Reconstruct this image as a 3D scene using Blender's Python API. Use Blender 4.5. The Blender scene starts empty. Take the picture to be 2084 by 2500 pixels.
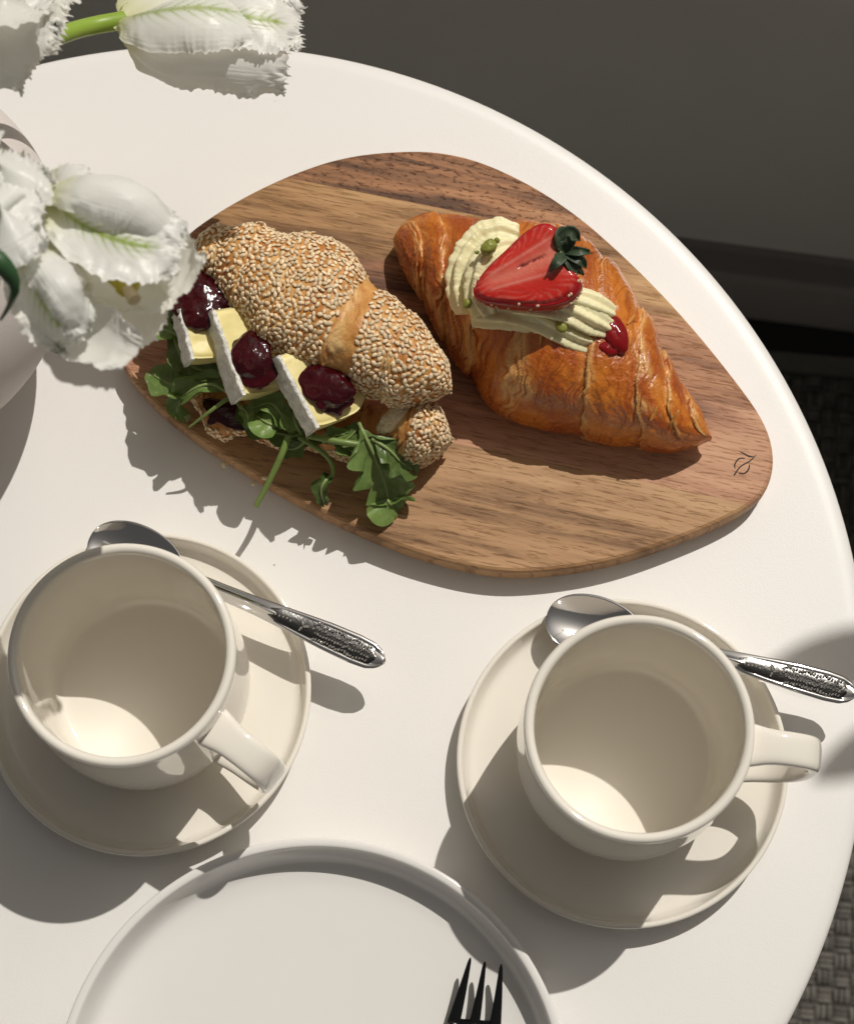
import bpy, bmesh, math, random
import numpy as np
from mathutils import Vector, Matrix

# ------------------------------------------------------------------ camera, world, sun
sc = bpy.context.scene
COL = sc.collection
FPX, TILT, ROLL, CAMZ = 4845.39, 0.27693, -0.01154, 0.90759
W0, H0 = 2084.0, 2500.0
FW = np.array([0, math.sin(TILT), -math.cos(TILT)])
_up = np.array([0, math.cos(TILT), math.sin(TILT)]); _rt = np.array([1., 0, 0])
RT = math.cos(ROLL)*_rt + math.sin(ROLL)*_up
UP = -math.sin(ROLL)*_rt + math.cos(ROLL)*_up
CP = np.array([0, 0, CAMZ])
cd = bpy.data.cameras.new('camera'); cam = bpy.data.objects.new('camera', cd); COL.objects.link(cam)
cam.matrix_world = Matrix(((RT[0], UP[0], -FW[0], 0), (RT[1], UP[1], -FW[1], 0), (RT[2], UP[2], -FW[2], CAMZ), (0, 0, 0, 1)))
cd.sensor_fit = 'HORIZONTAL'; cd.sensor_width = 36.0; cd.lens = 36.0*FPX/W0
cd.clip_start = 0.01; cd.clip_end = 500
cd.dof.use_dof = True; cd.dof.focus_distance = 0.91; cd.dof.aperture_fstop = 16.0
sc.camera = cam

SUNV = Vector((0.40, 0.58, 1.0)).normalized()
w = bpy.data.worlds.new('World'); sc.world = w; w.use_nodes = True
nt = w.node_tree; nt.nodes.clear()
sky = nt.nodes.new('ShaderNodeTexSky'); sky.sky_type = 'NISHITA'; sky.sun_disc = False
sky.sun_elevation = math.asin(SUNV.z); sky.sun_rotation = math.atan2(SUNV.x, SUNV.y)
sky.dust_density = 7.0; sky.air_density = 1.0; sky.ozone_density = 1.0
hs = nt.nodes.new('ShaderNodeHueSaturation'); hs.inputs['Saturation'].default_value = 0.22
tint = nt.nodes.new('ShaderNodeMix'); tint.data_type = 'RGBA'; tint.blend_type = 'MULTIPLY'
tint.inputs[0].default_value = 1.0; tint.inputs[7].default_value = (0.60, 0.57, 0.525, 1)
haze = nt.nodes.new('ShaderNodeMix'); haze.data_type = 'RGBA'; haze.inputs[0].default_value = 0.30; haze.inputs[7].default_value = (2.7, 2.55, 2.35, 1)
bg = nt.nodes.new('ShaderNodeBackground'); bg.inputs[1].default_value = 0.05
out = nt.nodes.new('ShaderNodeOutputWorld')
nt.links.new(sky.outputs[0], hs.inputs['Color']); nt.links.new(hs.outputs[0], tint.inputs[6])
nt.links.new(tint.outputs[2], haze.inputs[6]); nt.links.new(haze.outputs[2], bg.inputs[0]); nt.links.new(bg.outputs[0], out.inputs[0])
ld = bpy.data.lights.new('sun', 'SUN'); ld.energy = 2.85; ld.angle = math.radians(0.5); ld.color = (1.0, 0.955, 0.885)
sun = bpy.data.objects.new('sun', ld); COL.objects.link(sun)
sun.rotation_euler = (-SUNV).to_track_quat('-Z', 'Y').to_euler(); sun.location = (1, 1.6, 2)
sc.view_settings.view_transform = 'Standard'; sc.view_settings.look = 'None'
sc.view_settings.exposure = 0.0; sc.view_settings.gamma = 1.0
sc.cycles.use_denoising = True
sc.cycles.max_bounces = 10; sc.cycles.diffuse_bounces = 5; sc.cycles.sample_clamp_indirect = 25.0; sc.cycles.blur_glossy = 0.3; sc.cycles.caustics_reflective = True
random.seed(7); RNG = np.random.default_rng(7)

# ------------------------------------------------------------------ helpers
def src(x, y, z):
    """photo pixel (2084 x 2500) -> point on the horizontal plane at height z"""
    d = FW + (x-W0/2)/FPX*RT - (y-H0/2)/FPX*UP
    t = (z-CAMZ)/d[2]
    return CP + d*t
K1 = 1.190181
def V(x, y, z): return src(x*K1, y*K1, z)
def Reg(ox, oy, s): return lambda x, y, z: src(ox+x/s, oy+y/s, z)
BZ = .0155                     # top of the board
def zs(z): return BZ+(z-.0125)*1.2
_z2 = Reg(350, 500, 2.189)      # sandwich crop
Z2 = lambda x, y, z: _z2(x, y, zs(z))
Z3 = Reg(900, 450, 1.9456)     # croissant crop
_z5 = Reg(1060, 520, 3.502)     # strawberry crop
Z5 = lambda x, y, z: _z5(x, y, z+.0055)
_zf = Reg(0, 350, 3.502)
ZF = lambda x, y, z: _zf(x, y, z*1.15+.05)       # big flower crop
_zg = Reg(0, 0, 2.189)
ZG = lambda x, y, z: _zg(x, y, z*1.15)         # upper flowers crop

def _hash(ix, iy, iz, seed):
    n = (ix*374761393 + iy*668265263 + iz*2147483647 + seed*1274126177) & 0xFFFFFFFF
    n = ((n ^ (n >> 13))*1274126177) & 0xFFFFFFFF
    n = (n ^ (n >> 16)) & 0xFFFFFFFF
    return n/4294967295.0
def vnoise(P, seed=0):
    P = np.asarray(P, float); I = np.floor(P).astype(np.int64); F = P-I; F = F*F*(3-2*F)
    r = 0
    for dx in (0, 1):
        for dy in (0, 1):
            for dz in (0, 1):
                wgt = (F[..., 0] if dx else 1-F[..., 0])*(F[..., 1] if dy else 1-F[..., 1])*(F[..., 2] if dz else 1-F[..., 2])
                r = r + wgt*_hash(I[..., 0]+dx, I[..., 1]+dy, I[..., 2]+dz, seed)
    return r*2-1
def fbm(P, o=4, seed=0, g=0.5):
    r = 0; a = 1; s = 0; P = np.asarray(P, float)
    for k in range(o):
        r = r + a*vnoise(P, seed+k*17); s += a; a *= g; P = P*2.03+11.3
    return r/s
def sstep(a, b, x):
    t = np.clip((x-a)/(b-a), 0, 1); return t*t*(3-2*t)

def catmull(pts, n):
    pts = np.asarray(pts, float); m = len(pts)
    if m == 2: return pts[0]+(pts[1]-pts[0])*np.linspace(0, 1, n)[:, None]
    E = np.vstack([2*pts[0]-pts[1], pts, 2*pts[-1]-pts[-2]])
    seg = np.linalg.norm(np.diff(pts, axis=0), axis=1); cum = np.r_[0, np.cumsum(seg)]
    u = np.linspace(0, cum[-1], n); o = np.zeros((n, pts.shape[1]))
    k = np.clip(np.searchsorted(cum, u, 'right')-1, 0, m-2)
    t = ((u-cum[k])/np.maximum(seg[k], 1e-12))[:, None]
    p0, p1, p2, p3 = E[k], E[k+1], E[k+2], E[k+3]
    return 0.5*(2*p1+(-p0+p2)*t+(2*p0-5*p1+4*p2-p3)*t*t+(-p0+3*p1-3*p2+p3)*t**3)
def chaikin(p, n=2, closed=False):
    p = np.asarray(p, float)
    for _ in range(n):
        q = np.roll(p, -1, 0) if closed else p[1:]
        a = p if closed else p[:-1]
        r = np.empty((2*len(a), p.shape[1])); r[0::2] = .75*a+.25*q; r[1::2] = .25*a+.75*q
        if not closed: r = np.vstack([p[:1], r, p[-1:]])
        p = r
    return p
def grid_faces(nu, nv, cu=False, cv=False, off=0, flip=False):
    i = np.arange(nu if cu else nu-1); j = np.arange(nv if cv else nv-1)
    I, J = np.meshgrid(i, j, indexing='ij'); I = I.ravel(); J = J.ravel()
    I2 = (I+1) % nu; J2 = (J+1) % nv
    f = np.c_[I*nv+J, I2*nv+J, I2*nv+J2, I*nv+J2]+off
    return f[:, ::-1] if flip else f

class MB:
    """collects vertices, faces and colours of one mesh"""
    def __init__(s): s.v = []; s.f = []; s.c = []; s.n = 0
    def add(s, v, f, c=None):
        v = np.asarray(v, float).reshape(-1, 3)
        s.v.append(v); s.f += [[int(i)+s.n for i in q] for q in f]
        if c is None: c = np.ones((len(v), 3))
        c = np.asarray(c, float)
        if c.ndim == 1: c = np.tile(c, (len(v), 1))
        s.c.append(c.reshape(-1, 3)); s.n += len(v); return s
    def grid(s, P, cu=False, cv=False, flip=False, c=None):
        nu, nv = P.shape[:2]
        return s.add(P.reshape(-1, 3), grid_faces(nu, nv, cu, cv, 0, flip), None if c is None else np.asarray(c).reshape(-1, 3))
def mesh_from(name, v, f, c=None, smooth=True):
    me = bpy.data.meshes.new(name); me.from_pydata(np.asarray(v).tolist(), [], [list(map(int, q)) for q in f]); me.update()
    if smooth: me.polygons.foreach_set('use_smooth', [True]*len(me.polygons))
    if c is not None:
        a = me.color_attributes.new('Col', 'FLOAT_COLOR', 'POINT')
        a.data.foreach_set('color', np.c_[c, np.ones(len(c))].ravel().astype(np.float32))
    return me
def tag(o, label=None, cat=None, group=None, kind=None):
    if label: o['label'] = label
    if cat: o['category'] = cat
    if group: o['group'] = group
    if kind: o['kind'] = kind
    return o
def origin(o):
    p = Vector((0, 0, 0))
    while o is not None: p += o.location; o = o.parent
    return np.array(p)
def obj(name, mb, mat, parent=None, loc=None, smooth=True, kind=None, label=None, solid=0.0, sub=0):
    v = np.vstack(mb.v); c = np.vstack(mb.c)
    base = origin(parent) if parent is not None else (np.zeros(3) if loc is None else np.asarray(loc, float))
    me = mesh_from(name, v-base, mb.f, c, smooth); me.materials.append(mat)
    o = bpy.data.objects.new(name, me); COL.objects.link(o)
    if parent is not None: o.parent = parent
    else: o.location = base
    if kind: o['kind'] = kind
    if label: o['label'] = label
    if solid:
        m = o.modifiers.new('thickness', 'SOLIDIFY'); m.thickness = solid; m.offset = 0
    if sub:
        m = o.modifiers.new('subdivision', 'SUBSURF'); m.levels = sub; m.render_levels = sub
    return o
def empty(name, loc, label, cat, group=None):
    o = bpy.data.objects.new(name, None); COL.objects.link(o); o.location = Vector([float(a) for a in loc])
    o.empty_display_size = .02
    return tag(o, label, cat, group)
def lathe(mb, prof, cx, cy, n=128, z0=0.0, sm=2, c=None):
    p = chaikin(prof, sm) if sm else np.asarray(prof, float)
    a = np.linspace(0, 2*np.pi, n, endpoint=False)
    P = np.stack([cx+p[:, 0][None]*np.cos(a)[:, None], cy+p[:, 0][None]*np.sin(a)[:, None], z0+np.tile(p[:, 1], (n, 1))], -1)
    return mb.grid(P, cu=True, flip=False, c=None if c is None else np.tile(c, (P.shape[0]*P.shape[1], 1)))
def frames(C):
    T = np.gradient(C, axis=0); T /= np.linalg.norm(T, axis=1)[:, None]+1e-12
    return T
def tube(mb, C, R, n=10, c=None, star=0.0, lobes=8, twist=0.0, rough=None, flat=1.0, cap=True, hint=(0, 0, 1)):
    C = np.asarray(C, float); m = len(C); R = np.broadcast_to(np.asarray(R, float), (m,))
    T = frames(C); h = np.array(hint, float)
    S = np.cross(T, h); S /= np.linalg.norm(S, axis=1)[:, None]+1e-12
    N = np.cross(S, T)
    a = np.linspace(0, 2*np.pi, n, endpoint=False)[None]
    r = R[:, None]*(1+star*np.cos(lobes*(a+twist*np.linspace(0, 1, m)[:, None])))
    if rough is not None: r = r+rough
    P = C[:, None]+S[:, None]*(r*np.cos(a))[..., None]+N[:, None]*(flat*r*np.sin(a))[..., None]
    k = mb.n
    mb.grid(P, cv=True, c=None if c is None else (np.broadcast_to(c, P.shape)))
    if cap:
        cc = np.ones(3) if c is None else np.asarray(c, float).reshape(-1, 3)[0]
        mb.add(np.vstack([C[0]-T[0]*R[0]*.3, P[0]]), [[0, 1+(j+1) % n, 1+j] for j in range(n)], cc)
        mb.add(np.vstack([C[-1]+T[-1]*R[-1]*.3, P[-1]]), [[0, 1+j, 1+(j+1) % n] for j in range(n)], cc)
    return mb
def blob(mb, cen, rx, ry, rz, n=24, amp=.15, freq=3.0, seed=0, rot=0.0, c=None, axes=None, flatb=None):
    m = max(6, n//2)
    th = np.linspace(1e-3, np.pi-1e-3, m)[:, None]; ph = np.linspace(0, 2*np.pi, n, endpoint=False)[None]
    D = np.stack([np.sin(th)*np.cos(ph), np.sin(th)*np.sin(ph), np.cos(th)+0*ph], -1)
    D = D*(1+amp*fbm(D*freq+seed*7.3, 3, seed))[..., None]
    D = D*np.array([rx, ry, rz])
    cr, sr = math.cos(rot), math.sin(rot)
    D = np.stack([D[..., 0]*cr-D[..., 1]*sr, D[..., 0]*sr+D[..., 1]*cr, D[..., 2]], -1)
    if axes is not None: D = D@np.asarray(axes)
    P = D+np.asarray(cen)
    if flatb is not None: P[..., 2] = np.maximum(P[..., 2], flatb)
    return mb.grid(P, cv=True, flip=True, c=None if c is None else np.broadcast_to(c, P.shape))
def blade(spine, widths, nu=40, nv=13, curl=0.0, hint=(0, 0, 1), jagl=None, tipjag=None, ruff=0.0, seed=0, rfreq=6.0):
    """leaf or petal surface along a spine; returns P (nu,nv,3), t, v"""
    C = catmull(spine, nu); T = frames(C); h = np.array(hint, float)
    h = np.broadcast_to(h, T.shape)
    S = np.cross(T, h); S /= np.linalg.norm(S, axis=1)[:, None]+1e-12
    N = np.cross(S, T)
    t = np.linspace(0, 1, nu); v = np.linspace(-1, 1, nv)
    wd = np.interp(t, np.linspace(0, 1, len(widths)), widths) if not callable(widths) else widths(t)
    wd = np.broadcast_to(wd[:, None] if wd.ndim == 1 else wd, (nu, nv)).copy()
    if jagl is not None:
        wd = wd+jagl(t)[:, None]*np.where(v > 0, 0, 1)[None]*np.abs(v)[None]**2+jagl(t+3.7)[:, None]*np.where(v > 0, 1, 0)[None]*np.abs(v)[None]**2
    al = np.interp(t, np.linspace(0, 1, len(curl)), curl) if not np.isscalar(curl) else np.full(nu, curl)
    al = np.where(np.abs(al) < 1e-3, 1e-3, al)[:, None]
    th = v[None]*al
    P = C[:, None]+S[:, None]*(wd/al*np.sin(th))[..., None]+N[:, None]*(wd/np.abs(al)*(1-np.cos(th))*np.sign(al))[..., None]
    if tipjag is not None:
        P = P+T[:, None]*(tipjag(v)[None]*sstep(.7, 1, t)[:, None])[..., None]
    if ruff:
        q = np.stack([t[:, None]*rfreq+0*v[None], v[None]*1.2+0*t[:, None], np.full((nu, nv), seed*3.1)], -1)
        P = P+N[:, None]*(ruff*fbm(q, 3, seed)*(0.25+np.abs(v)[None]))[..., None]
    return P, t, v

# ------------------------------------------------------------------ materials
def newmat(name):
    m = bpy.data.materials.new(name); m.use_nodes = True
    return m, m.node_tree, m.node_tree.nodes['Principled BSDF']
def N(t, kind, **kw):
    n = t.nodes.new(kind)
    for k, val in kw.items():
        if k in n.inputs.keys(): n.inputs[k].default_value = val
        else: setattr(n, k, val)
    return n
def pmat(name, base=(.8, .8, .8), rough=.5, attr=False, var=.0, vscale=40., vcol=None, bump=0., bscale=300., bdet=4., spec=.5, metal=0.,
         coat=0., sss=0., srad=(.004, .002, .001), transl=0., rvar=0., tcol=None, objrand=0., specks=False):
    m, t, b = newmat(name)
    tc = N(t, 'ShaderNodeTexCoord')
    if attr:
        a = N(t, 'ShaderNodeAttribute', attribute_name='Col'); cs = a.outputs['Color']
        if base != (.8, .8, .8):
            mm = N(t, 'ShaderNodeMix', data_type='RGBA', blend_type='MULTIPLY'); mm.inputs[0].default_value = 1
            mm.inputs[7].default_value = (*base, 1); t.links.new(cs, mm.inputs[6]); cs = mm.outputs[2]
    else:
        r = N(t, 'ShaderNodeRGB'); r.outputs[0].default_value = (*base, 1); cs = r.outputs[0]
    if var:
        nz = N(t, 'ShaderNodeTexNoise', Scale=vscale, Detail=6., Roughness=.6); t.links.new(tc.outputs['Object'], nz.inputs['Vector'])
        mr = N(t, 'ShaderNodeMapRange'); mr.inputs[1].default_value = .35; mr.inputs[2].default_value = .65
        t.links.new(nz.outputs['Fac'], mr.inputs[0])
        mx = N(t, 'ShaderNodeMix', data_type='RGBA', blend_type='MULTIPLY')
        sc2 = N(t, 'ShaderNodeMath', operation='MULTIPLY'); sc2.inputs[1].default_value = var
        t.links.new(mr.outputs[0], sc2.inputs[0]); t.links.new(sc2.outputs[0], mx.inputs[0])
        t.links.new(cs, mx.inputs[6]); mx.inputs[7].default_value = (*(vcol or (.5, .45, .4)), 1); cs = mx.outputs[2]
    if objrand:
        oi = N(t, 'ShaderNodeObjectInfo'); mr = N(t, 'ShaderNodeMapRange'); mr.inputs[3].default_value = 1-objrand; mr.inputs[4].default_value = 1.
        t.links.new(oi.outputs['Random'], mr.inputs[0])
        hv = N(t, 'ShaderNodeHueSaturation'); t.links.new(mr.outputs[0], hv.inputs['Value']); t.links.new(cs, hv.inputs['Color']); cs = hv.outputs[0]
    if specks:      # a few fine crumbs and nicks in the lacquer
        vo = N(t, 'ShaderNodeTexVoronoi', Scale=42.); t.links.new(tc.outputs['Object'], vo.inputs['Vector'])
        l1 = N(t, 'ShaderNodeMath', operation='LESS_THAN'); l1.inputs[1].default_value = .022; t.links.new(vo.outputs['Distance'], l1.inputs[0])
        sp = N(t, 'ShaderNodeSeparateColor'); t.links.new(vo.outputs['Color'], sp.inputs[0])
        l2 = N(t, 'ShaderNodeMath', operation='GREATER_THAN'); l2.inputs[1].default_value = .72; t.links.new(sp.outputs[0], l2.inputs[0])
        ml = N(t, 'ShaderNodeMath', operation='MULTIPLY'); t.links.new(l1.outputs[0], ml.inputs[0]); t.links.new(l2.outputs[0], ml.inputs[1])
        mx = N(t, 'ShaderNodeMix', data_type='RGBA'); t.links.new(ml.outputs[0], mx.inputs[0]); t.links.new(cs, mx.inputs[6]); mx.inputs[7].default_value = (.50, .38, .30, 1); cs = mx.outputs[2]
    t.links.new(cs, b.inputs['Base Color'])
    b.inputs['Roughness'].default_value = rough; b.inputs['Metallic'].default_value = metal
    b.inputs['Specular IOR Level'].default_value = spec; b.inputs['Coat Weight'].default_value = coat; b.inputs['Coat Roughness'].default_value = .05
    if sss:
        b.inputs['Subsurface Weight'].default_value = sss; b.inputs['Subsurface Radius'].default_value = srad; b.inputs['Subsurface Scale'].default_value = 1.0
    if rvar:
        nz = N(t, 'ShaderNodeTexNoise', Scale=vscale*1.7, Detail=4.); t.links.new(tc.outputs['Object'], nz.inputs['Vector'])
        mr = N(t, 'ShaderNodeMapRange'); mr.inputs[1].default_value = .3; mr.inputs[2].default_value = .7
        mr.inputs[3].default_value = max(rough-rvar, .02); mr.inputs[4].default_value = rough+rvar
        t.links.new(nz.outputs['Fac'], mr.inputs[0]); t.links.new(mr.outputs[0], b.inputs['Roughness'])
    if bump:
        nz = N(t, 'ShaderNodeTexNoise', Scale=bscale, Detail=bdet); t.links.new(tc.outputs['Object'], nz.inputs['Vector'])
        bp = N(t, 'ShaderNodeBump', Strength=1.0, Distance=bump); t.links.new(nz.outputs['Fac'], bp.inputs['Height'])
        t.links.new(bp.outputs[0], b.inputs['Normal'])
    if transl:
        o = t.nodes['Material Output']; tr = N(t, 'ShaderNodeBsdfTranslucent'); ms = N(t, 'ShaderNodeMixShader'); ms.inputs[0].default_value = transl
        t.links.new(cs, tr.inputs[0]); t.links.new(b.outputs[0], ms.inputs[1]); t.links.new(tr.outputs[0], ms.inputs[2]); t.links.new(ms.outputs[0], o.inputs[0])
    return m
def wood(name, c0, c1, c2, ang, seed, pore=.5, idx=1, scale=1.):
    m, t, b = newmat(name)
    tc = N(t, 'ShaderNodeTexCoord')
    mp = N(t, 'ShaderNodeMapping'); mp.inputs['Rotation'].default_value = (0, 0, -ang); mp.inputs['Location'].default_value = (seed*1.7, seed*.9, seed)
    t.links.new(tc.outputs['Object'], mp.inputs['Vector'])
    def stretched(sx, sy, det, rgh=.6, dist=0.):
        m2 = N(t, 'ShaderNodeMapping'); m2.inputs['Scale'].default_value = (sx, sy, 8); t.links.new(mp.outputs[0], m2.inputs['Vector'])
        nz = N(t, 'ShaderNodeTexNoise', Scale=1.0, Detail=det, Roughness=rgh, Distortion=dist); t.links.new(m2.outputs[0], nz.inputs['Vector']); return nz.outputs['Fac']
    g1 = stretched(9, 150, 7, .68, .8)
    g2 = stretched(*((240, 620) if idx == 0 else (95, 1000)), 3, .6, .2)
    g3 = stretched(3, 22, 4, .5, 1.6)
    cr = N(t, 'ShaderNodeValToRGB'); e = cr.color_ramp.elements
    e[0].position = .39; e[0].color = (*c0, 1); e[1].position = .62; e[1].color = (*c2, 1); k = e.new(.5); k.color = (*c1, 1)
    ad = N(t, 'ShaderNodeMath', operation='ADD'); a2 = N(t, 'ShaderNodeMath', operation='MULTIPLY'); a2.inputs[1].default_value = .45
    a3 = N(t, 'ShaderNodeMath', operation='MULTIPLY'); a3.inputs[1].default_value = .55
    t.links.new(g1, a2.inputs[0]); t.links.new(g3, a3.inputs[0]); t.links.new(a2.outputs[0], ad.inputs[0]); t.links.new(a3.outputs[0], ad.inputs[1])
    t.links.new(ad.outputs[0], cr.inputs[0])
    pr = N(t, 'ShaderNodeMapRange'); pr.inputs[1].default_value = .54; pr.inputs[2].default_value = .66; t.links.new(g2, pr.inputs[0])
    pm = N(t, 'ShaderNodeMath', operation='MULTIPLY'); pm.inputs[1].default_value = pore; t.links.new(pr.outputs[0], pm.inputs[0])
    mx = N(t, 'ShaderNodeMix', data_type='RGBA', blend_type='MULTIPLY'); t.links.new(pm.outputs[0], mx.inputs[0])
    t.links.new(cr.outputs[0], mx.inputs[6]); mx.inputs[7].default_value = (.34, .27, .22, 1)
    t.links.new(mx.outputs[2], b.inputs['Base Color'])
    b.inputs['Roughness'].default_value = .5; b.inputs['Specular IOR Level'].default_value = .25
    bp = N(t, 'ShaderNodeBump', Strength=.5, Distance=.0003); bp.invert = True
    t.links.new(pr.outputs[0], bp.inputs['Height']); t.links.new(bp.outputs[0], b.inputs['Normal'])
    return m

M = dict(
 table=pmat('white table lacquer', (.80, .78, .75), .42, var=.03, vscale=6, bump=.00005, bscale=1500, spec=.6, specks=True),
 ceramic=pmat('cream glazed ceramic', (.83, .785, .70), .05, spec=.55, coat=.3),
 plate=pmat('white glazed stoneware', (.77, .75, .72), .12, spec=.5, var=.03, vscale=20),
 steel=pmat('polished steel', (.74, .73, .72), .07, metal=1., bump=.00002, bscale=200),
 darksteel=pmat('darkened steel', (.09, .088, .085), .24, metal=1., bump=.0001, bscale=900),
 black=pmat('black cutlery steel', (.02, .02, .021), .22, metal=.6, spec=.5),
 vase=pmat('matte blush stoneware', (.74, .68, .65), .6, var=.06, vscale=30, bump=.00008, bscale=700, spec=.3),
 petal=pmat('tulip petal', attr=True, rough=.36, transl=.36, bump=.00025, bscale=140, bdet=3, spec=.4),
 stem=pmat('tulip stem', (.30, .42, .06), .4, var=.5, vscale=25, vcol=(.6, .75, .5), spec=.4),
 tleaf=pmat('tulip leaf', (.05, .13, .05), .45, var=.4, vscale=40, spec=.4, transl=.15),
 pistil=pmat('tulip pistil', (.66, .55, .06), .5, var=.3, vscale=200),
 crust=pmat('baked croissant crust', attr=True, rough=.27, spec=.5, var=.35, vscale=170, vcol=(.66, .42, .24), bump=.0008, bscale=420, rvar=.14, coat=.35),
 bun=pmat('golden bun crust', attr=True, rough=.45, var=.3, vscale=150, vcol=(.7, .5, .3), bump=.0006, bscale=380, spec=.4),
 crumb=pmat('soft white crumb', (.80, .68, .46), .85, var=.4, vscale=250, vcol=(.85, .68, .42), bump=.0015, bscale=500, sss=.1),
 seed=pmat('toasted sesame', (.93, .73, .47), .5, objrand=.30, var=.2, vscale=600, spec=.4),
 seeds=pmat('toasted sesame mass', attr=True, rough=.45, spec=.4),
 paste=pmat('soft cheese paste', (.80, .69, .30), .42, var=.15, vscale=90, vcol=(.95, .85, .6), bump=.0004, bscale=160, sss=.15, spec=.4),
 rind=pmat('white bloomy rind', (.88, .86, .79), .8, var=.5, vscale=260, vcol=(.45, .44, .41), bump=.0015, bscale=330),
 jam=pmat('dark cherry jam', (.050, .0018, .005), .05, spec=.45, coat=.0, var=.6, vscale=120, vcol=(.3, .2, .3), bump=.0007, bscale=230),
 redjam=pmat('red strawberry jam', (.22, .006, .008), .08, spec=.4, coat=.0, bump=.0005, bscale=200),
 rocket=pmat('rocket leaf', attr=True, rough=.36, transl=.22, var=.35, vscale=130, vcol=(.55, .7, .45), bump=.0005, bscale=260, spec=.45),
 cream=pmat('vanilla cream', (.87, .80, .50), .42, sss=.25, srad=(.003, .002, .001), var=.1, vscale=120, vcol=(1., .9, .7), bump=.0003, bscale=500, spec=.4),
 berry=pmat('strawberry flesh', attr=True, rough=.14, spec=.5, bump=.0005, bscale=260, coat=.35, sss=.15, srad=(.004, .001, .0008), var=.25, vscale=140, vcol=(.75, .5, .5)),
 sepal=pmat('strawberry sepal', (.055, .085, .045), .5, var=.4, vscale=200, transl=.1),
 nut=pmat('pistachio', (.28, .29, .05), .4, var=.5, vscale=300, vcol=(.5, .55, .35), bump=.0005, bscale=500),
 wall=pmat('shaded off-white plaster', (.80, .775, .725), .75, var=.08, vscale=7, bump=.0002, bscale=250, spec=.2),
 skirt=pmat('skirting dark as recess shade', (.27, .25, .235), .5, var=.1, vscale=20, spec=.3),  # dark grey paints in the shade of the recess below the wall
 skirt2=pmat('grey skirting paint', (.42, .39, .36), .5, var=.1, vscale=20, spec=.3),
 floor=pmat('floor black as gap shadow', (.012, .011, .010), .5, var=.3, vscale=12),  # blackened so the strip beside the wall reads as a gap in shadow
 ground=pmat('paved ground', (.2, .19, .17), .8, var=.3, vscale=3),
 rug=pmat('rug backing', (.055, .05, .045), .95, var=.3, vscale=60),
 rugedge=pmat('rug binding', (.15, .14, .125), .95, var=.3, vscale=90),
 straw=pmat('woven jute strand', attr=True, rough=.85, var=.4, vscale=300, bump=.0008, bscale=900),
 ink=pmat('burnt engraving', (.02, .011, .007), .7),
 leafy=pmat('outdoor leaf', (.06, .11, .04), .5, transl=.2),
 bark=pmat('bark', (.12, .09, .06), .8, var=.4, vscale=60),
)

# ------------------------------------------------------------------ the setting
FLZ = -0.60
def structure(name, mb, mat, smooth=False): return tag(obj(name, mb, mat, smooth=smooth), kind='structure')
def box(mb, x0, x1, y0, y1, z0, z1, R=None, c=None):
    v = np.array([[x, y, z] for x in (x0, x1) for y in (y0, y1) for z in (z0, z1)], float)
    if R is not None: v = v@R[0].T+R[1]
    return mb.add(v, [[0, 1, 3, 2], [4, 6, 7, 5], [0, 4, 5, 1], [2, 3, 7, 6], [0, 2, 6, 4], [1, 5, 7, 3]], c)
structure('ground', MB().add([[-200, -200, FLZ-.02], [200, -200, FLZ-.02], [200, 200, FLZ-.02], [-200, 200, FLZ-.02]], [[0, 1, 2, 3]]), M['ground'])
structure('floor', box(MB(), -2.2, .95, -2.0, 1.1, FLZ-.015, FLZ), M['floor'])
wa, wb = src(1871, 784, FLZ), src(2084, 812, FLZ)
wd = (wb-wa)/np.linalg.norm(wb-wa); wn = np.array([-wd[1], wd[0], 0])       # along the wall, and away from the camera
RW = (np.array([[wd[0], wn[0], 0], [wd[1], wn[1], 0], [0, 0, 1.]]), np.array([wa[0], wa[1], 0]))
def wall_z(px, py):
    d = FW+(px-W0/2)/FPX*RT-(py-H0/2)/FPX*UP
    t = np.dot(wa-CP, wn)/np.dot(d, wn); return (CP+d*t)[2]
zl1, zl2 = wall_z(2084, 667), wall_z(2084, 722)
wl = structure('wall', box(MB(), -2.2, .55, .012, .16, zl1-.002, .03, RW), M['wall'])
mb = MB(); box(mb, -2.2, .55, .006, .158, zl2+.001, zl1-.0025, RW); obj('skirting', mb, M['skirt'], wl, smooth=False)  # upper band, its dark tone stands in for recess shade
mb = MB(); box(mb, -2.2, .55, 0, .157, FLZ+.001, zl2, RW); obj('plinth', mb, M['skirt2'], wl, smooth=False)
mb = MB(); box(mb, .27, .40, -1.9, -.002, FLZ+.001, -.16, RW); structure('rug_shade_block', mb, M['wall'])  # unseen block added to keep the sun off the rug

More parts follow.
